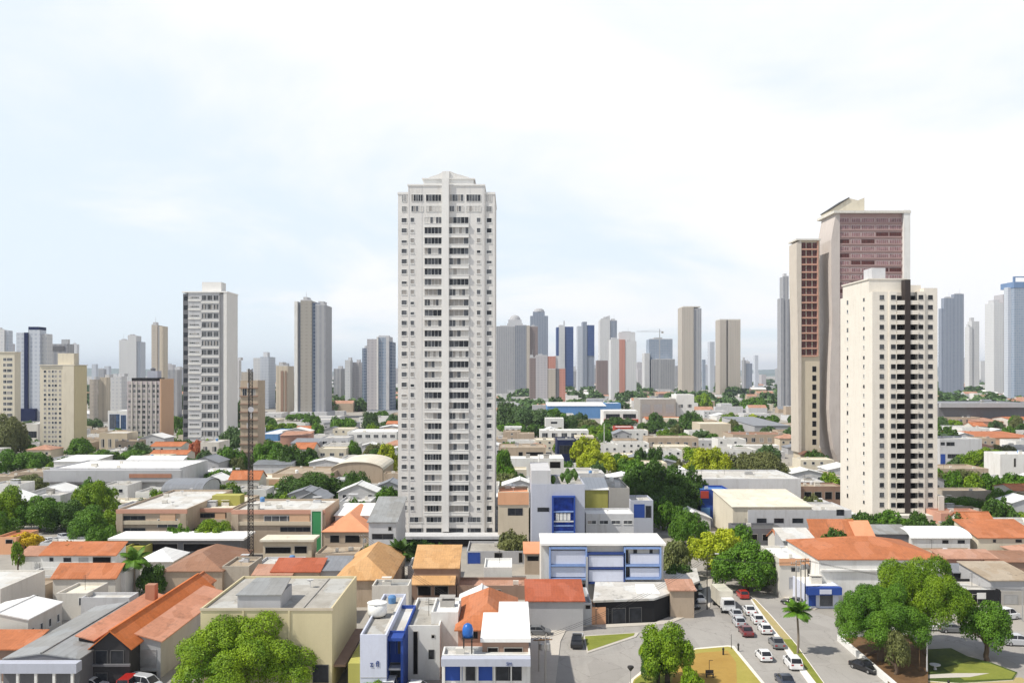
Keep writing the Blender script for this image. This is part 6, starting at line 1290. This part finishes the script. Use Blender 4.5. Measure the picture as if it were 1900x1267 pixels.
pole(1312,1130,1030,'dark thin street pole at the black shop corner', r=.11, mat='dmetal', lamp=True)
pole(1494,1130,1035,'dark pole right of the pair of pale poles by the avenue', r=.12, mat='dmetal', arm=.9)
pole(1477,1132,1040,'left pale concrete pole by the cream house', r=.16, arm=.9)
pole(1486,1132,1036,'right pale concrete pole by the cream house', r=.14, arm=.8)
pole(674,1055,990,'pale pole before the salmon tent like roof', r=.14, arm=.9)
pole(1720,1252,1185,'pale pole standing on the green by the planting bed', r=.13, mat='lgray')
pole(1706,1250,1196,'tree stake frame pole beside the pale pole on the green', r=.06, mat='wood', name='post', cat='post')
pole(1897,1152,1090,'grey pole at the right edge behind silver white car', r=.1, mat='metal', lamp=True)
pole(1121,838,786,'white pole in front of the lime yellow trees', r=.22, mat='white')
pole(1372,802,782,'white lamp pole beside the plain beige box', r=.2, mat='white', name='street_lamp', cat='street lamp')
pole(1000,1246,1180,'thin pale utility pole beside the violet blue shop', r=.11, arm=.8)
pole(1012,1290,1178,'pale utility pole on the forecourt pavement', r=.13, arm=.9)
pole(1170,1272,1243,'short lamp with dark shade beside the ochre field lawn', name='street_lamp', cat='street lamp', r=.06, mat='metal')
D_ = HC*F/(1272-HZ); t = thing('lamp_hood', 'dark conical hood topping the short lamp by the field lawn', 'lamp hood', (PD(1170,D_), D_, HC-(1244-HZ)*D_/F)); MB().lathe((0,0,0), [(.1,0),(.45,.5),(.4,.65),(.1,.7)], 12).build('hood','dmetal',t)
pole(1357,1205,1176,'thin dark post at the tip of the ochre field', name='post', cat='post', r=.05, mat='dmetal')
for i, (x, y, lb) in enumerate(((1760,1278,'black bollard on the dry verge at the bottom right'),(1342,1216,'black small post on the bare ochre earth'),(1370,1208,'dark short post at the field edge by the avenue'))):
    D = HC*F/(y-HZ); t = thing('bollard', lb, 'bollard', (PD(x,D),D,0)); MB().lathe((0,0,.15), [(.14,0),(.12,.7),(.17,.75),(.17,.95),(.06,1.1)], 10).build('post','dmetal',t)
p = P(1316,1252); t = thing('play_frame', 'thin dark frame goal standing on the ochre field', 'play frame', (p.x,p.y,.16)); b = MB(); b.tube((0,0,0),(0,0,1.9),.04); b.tube((0,0,1.9),(.5,0,1.9),.04); b.tube((0,0,.04),(.5,0,.04),.04); b.build('frame','dmetal',t)
p = P(1317,1258); t = thing('bench', 'dark small bench on the bare ochre earth', 'bench', (p.x,p.y,.16)); MB().box(-.55,.55,-.2,.2,.42,.48).build('seat','dmetal',t); MB().box(-.55,.55,.18,.24,.5,.95).build('backrest','dmetal',t); MB().box(-.5,-.4,-.18,.18,0,.42).build('leg','dmetal',t); MB().box(.4,.5,-.18,.18,0,.42).build('leg','dmetal',t)
p = P(1735,1243); t = thing('table', 'round stone table on the dark green lawn', 'table', (p.x,p.y,.14)); MB().lathe((0,0,.62), [(.7,0),(.75,.05),(.75,.1)], 18).build('table_top','lgray',t); MB().lathe((0,0,0), [(.25,0),(.15,.3),(.2,.62)], 10).build('leg','lgray',t)
for x, y, lb in ((1618,1214,'fallen brown log on the planting bed soil near the wall'),(1655,1225,'longer brown log in the middle of the planting bed')):
    p = P(x,y); p = P(x,y,.6); t = thing('log', lb, 'log', (p.x,p.y,.62), .5); MB().tube((-1.4,0,.2),(1.4,.2,.25), .2,.16, 9).build('trunk','bark',t)
# wires strung between the poles
def wire(pa, pb, label, n=3):
    (xa, ya, ta), (xb, yb_, tb) = pa, pb; Da, Db = HC*F/(ya-HZ), HC*F/(yb_-HZ)
    A_, B_ = Vector((PD(xa,Da), Da, HC-(ta-HZ)*Da/F-.35)), Vector((PD(xb,Db), Db, HC-(tb-HZ)*Db/F-.35)); t = thing('power_line', label, 'power line', tuple(A_)); d = B_-A_; s = Vector((-d.y, d.x, 0)).normalized()
    for k in range(n):
        b = MB(); q = None
        for i in range(13):
            u = i/12; p = d*u+s*(k-(n-1)/2)*.55*(1 if n > 1 else 0)-Vector((0,0,4*u*(1-u)*d.length*.025))
            if q is not None: b.tube(q, p, .022, .022, 4, 0, False)
            q = p
        b.build('wire', 'dmetal', t)
wire((1486,1132,1036),(1494,1130,1035),'short sagging wires between the pale and dark poles by the avenue')
wire((1494,1130,1035),(1897,1152,1090),'long wires crossing above the right carriageway to the right edge pole')
wire((1000,1246,1180),(1012,1290,1178),'wires between the two pale poles beside the violet blue shop')
wire((1000,1246,1180),(1312,1130,1030),'long wires crossing the grey forecourt to the black shop corner pole')
wire((674,1055,990),(1000,1246,1180),'wires running over the grey roofs from the pale pole by the tent roof')
wire((1477,1132,1040),(1312,1130,1030),'wires crossing the avenue between the cream house and black shop corner')
# ================================================================ THE LOW-RISE BELT between the named buildings
foot(58, 110, 110, 163); foot(32, 64, 100, 178); foot(36, 47, 178, 235); foot(5, 64, 100, 172)
rr = random.Random(5)
KEEP = lambda x, D: abs(x) < D*.60
nH = 0; nT = 0
kinds = [('small white building with flat stained roof','white','r_conc','flat'),('small pale grey building with flat roof','lgray','r_light','flat'),('small cream building with pale flat roof','cream','r_cream','flat'),('small house with terracotta tile roof','offwhite','r_ter','gable_x'),('small house with faded tile roof','beige','r_faded','hip'),('long shed with white sheet roof','lgray','r_white','gable_y'),('long shed with grey sheet roof','gray','r_slate','gable_y'),('small tan building with stained flat roof','tan','r_tan','flat')]
wts = [5,4,3,1.2,1.6,2.6,1.8,2.6]
def filler(D, x, w, dp, h, zone):
    global nH
    lb, wm, rm, rf = rr.choices(kinds, wts)[0]
    if not free(x-w/2, x+w/2, D, D+dp, .8): return False
    pxl = CX+(x-w/2)*F/D; pxr = CX+(x+w/2)*F/D; yt = HZ+(HC-h)*F/D
    n = max(1, int(w/3.4)); fl = 2 if h > 5.6 else 1
    full = lb+' '+zone
    yb_ = HZ+HC*F/D
    win = []
    for k in range(n):
        for f_ in range(fl):
            if rr.random() < .25: continue
            z = .9+f_*2.9; c = pxl+(pxr-pxl)*(k+.5)/n; ww = 1.3*F/D/2; win.append((c-ww, HZ+(HC-z-1.2)*F/D, c+ww, HZ+(HC-z)*F/D, 'w'))
    if D > 620: win = win[:4]
    if D > 900: win = []
    house('shed' if rf == 'gable_y' else 'building' if rf == 'flat' else 'house', full, pxl, pxr, yt, h=h, dp=dp, roof=rf, rise=rr.uniform(1.2, 2.4), wall=wm, rc=rm, win=win, clutter=(2 if D < 500 else 1) if w > 9 else 1, cat='shed' if rf == 'gable_y' else 'building' if rf == 'flat' else 'house', group='low '+('sheds ' if rf == 'gable_y' else 'buildings ' if rf == 'flat' else 'houses ')+zone, D=None)
    nH += 1; return True
def zone_of(x, D): return ('in far belt ' if D > 520 else 'in crowded middle quarter ' if D > 215 else 'between front buildings ')+('left of tallest tower' if x < -16*D/223 else 'right of tallest tower')
D = 128.0
while D < 1500 and nH < 340:
    x = -D*.6+rr.uniform(0, 10)
    sc = 1 if D < 330 else 1.4 if D < 600 else 2.4
    while x < D*.6:
        w = rr.uniform(6.5, 13)*sc; dp = rr.uniform(7, 12)*sc; h = rr.choice([3.4,3.6,4.0,4.2,5.8,6.2,6.6]) if D > 215 else rr.choice([3.0,3.2,3.4])
        ok = False
        if D > 205 and rr.random() < (.24 if D < 600 else .12) and free(x, x+5*sc, D, D+5*sc, .6):
            h_ = rr.uniform(5.5, 9); w_ = rr.uniform(6, 10)*sc**.7; tree(CX+(x+2.5*sc)*F/(D+2), HZ+HC*F/(D+2), HZ+(HC-h_)*F/(D+2), w_*F/(D+2), 'leafy green tree '+zone_of(x, D), rr.choice(['round','round','broad','dome']), rr.choice(['l_mid','l_mid','l_dark','l_light','l_olive','l_dark']), clear=.12, group='green trees '+zone_of(x, D)); nT += 1
            x += 6*sc; continue
        if rr.random() < (.8 if D < 520 else .5): ok = filler(D+rr.uniform(0,2)*sc, x+w/2, w, dp, h, zone_of(x, D))
        x += w+rr.uniform(.8, 5 if D < 330 else 14)*sc if ok else rr.uniform(2.5, 6)*sc
    D += (rr.uniform(10, 13) if D < 330 else 22 if D < 600 else 55)
D = 165.0
while D < 1900 and nT < 300:
    x = -D*.6+rr.uniform(0, 12); sc = 1 if D < 400 else 1.5 if D < 800 else 2.4
    while x < D*.6:
        w = rr.uniform(5, 10)*sc
        if rr.random() < (.5 if D < 400 else .62) and free(x, x+w*.6, D, D+w*.6, .3):
            pxc = CX+(x+w*.3)*F/D; yb_ = HZ+HC*F/D; h = rr.uniform(5.5, 9.5)*(1 if D < 400 else 1.25 if D < 800 else 1.5)
            tree(pxc, yb_, HZ+(HC-h)*F/D, w*F/D, 'leafy green tree '+zone_of(x, D), rr.choice(['round','round','broad','dome']), rr.choice(['l_mid','l_mid','l_dark','l_light','l_olive','l_teal'] if D < 520 else ['l_teal','l_mid','l_dark','l_teal','l_olive']), clear=.12, group='green trees '+zone_of(x, D)); nT += 1
        x += w*rr.uniform(1.0, 3.0 if D < 400 else 2.2)
    D += rr.uniform(12, 18) if D < 400 else 32 if D < 800 else 70
# far wooded belt reading as one mass up to the skyline towers
b = MB(); r2 = np.random.default_rng(4)
far_c = crown('round', 3, 0); vs = np.array([v.co[:] for v in far_c.vertices]); nv = len(vs); V, Fc = [], []
for i in range(760):
    D = 950*(5.0**r2.uniform(0, 1)); x = r2.uniform(-.62, .62)*D; s = r2.uniform(7, 15)*(1+D/6000); h = r2.uniform(9, 15)
    sel = r2.choice(nv//4, 240, replace=False); q = (vs.reshape(-1,4,3)[sel]*np.array((s,s,h)) + np.array((x,D,0)))
    q = (q-q.mean(1,keepdims=True))*1.9+q.mean(1,keepdims=True)
    V.append(q.reshape(-1,3))
V = np.concatenate(V).astype(np.float32); nn = len(V)//4; me = bpy.data.meshes.new('distant_woods'); me.vertices.add(4*nn); me.vertices.foreach_set('co', V.ravel()); me.loops.add(4*nn); me.loops.foreach_set('vertex_index', np.arange(4*nn, dtype=np.int32)); me.polygons.add(nn); me.polygons.foreach_set('loop_start', np.arange(0,4*nn,4,dtype=np.int32)); me.update(calc_edges=True); me.materials.append(M('l_teal'))
tag(link('distant_woods', me), kind='stuff')
# roofs too far and too many to tell apart, as one mass below the skyline
b = MB(); r3 = random.Random(21); mats = ['white','lgray','cream','tan','r_faded','r_slate','r_conc','gray']
for i in range(900):
    D = 880*(3.6**r3.random()); x = r3.uniform(-.62,.62)*D; w, dp, h = r3.uniform(9,30), r3.uniform(8,16), r3.choice((4,4,6,7,9,11))
    if not free(x-w/2, x+w/2, D, D+dp, 1): continue
    foot(x-w/2, x+w/2, D, D+dp); k = r3.choice((0,0,1,1,2,3,7)); b.box(x-w/2, x+w/2, D, D+dp, 0, h, k, 'bt')
    if r3.random() < .55: b.poly([(x-w/2,D,h),(x+w/2,D,h),(x+w/2,D+dp,h),(x-w/2,D+dp,h)], r3.choice((1,6,0)))
    else:
        m_ = r3.choice((4,5,0,4)); z = h+dp*.22; y = D+dp/2; b.poly([(x-w/2,D,h),(x+w/2,D,h),(x+w/2,y,z),(x-w/2,y,z)], m_); b.poly([(x-w/2,y,z),(x+w/2,y,z),(x+w/2,D+dp,h),(x-w/2,D+dp,h)], m_); b.poly([(x+w/2,D,h),(x+w/2,D+dp,h),(x+w/2,y,z)], k); b.poly([(x-w/2,D+dp,h),(x-w/2,D,h),(x-w/2,y,z)], k)
tag(b.build('distant_rooftops', mats), kind='stuff')
# the air: even haze over the whole city
hz = MB().box(-16000, 16000, -200, 15500, -2.5, 190).mesh('haze', [])
hm = bpy.data.materials.new('haze'); hm.use_nodes = True; ht = hm.node_tree; ht.nodes.clear(); ho = ht.nodes.new('ShaderNodeOutputMaterial'); hv = ht.nodes.new('ShaderNodeVolumePrincipled')
hv.inputs['Color'].default_value = (.80,.88,1,1); hv.inputs['Density'].default_value = .00007; hv.inputs['Anisotropy'].default_value = .2; ht.links.new(hv.outputs[0], ho.inputs['Volume'])
hz.materials.append(hm); tag(link('haze', hz), kind='stuff')
open('/tmp/count.txt','w').write(f'{nH} {nT} {D}')
print('houses', nH, 'trees', nT, 'objects', len(bpy.data.objects))
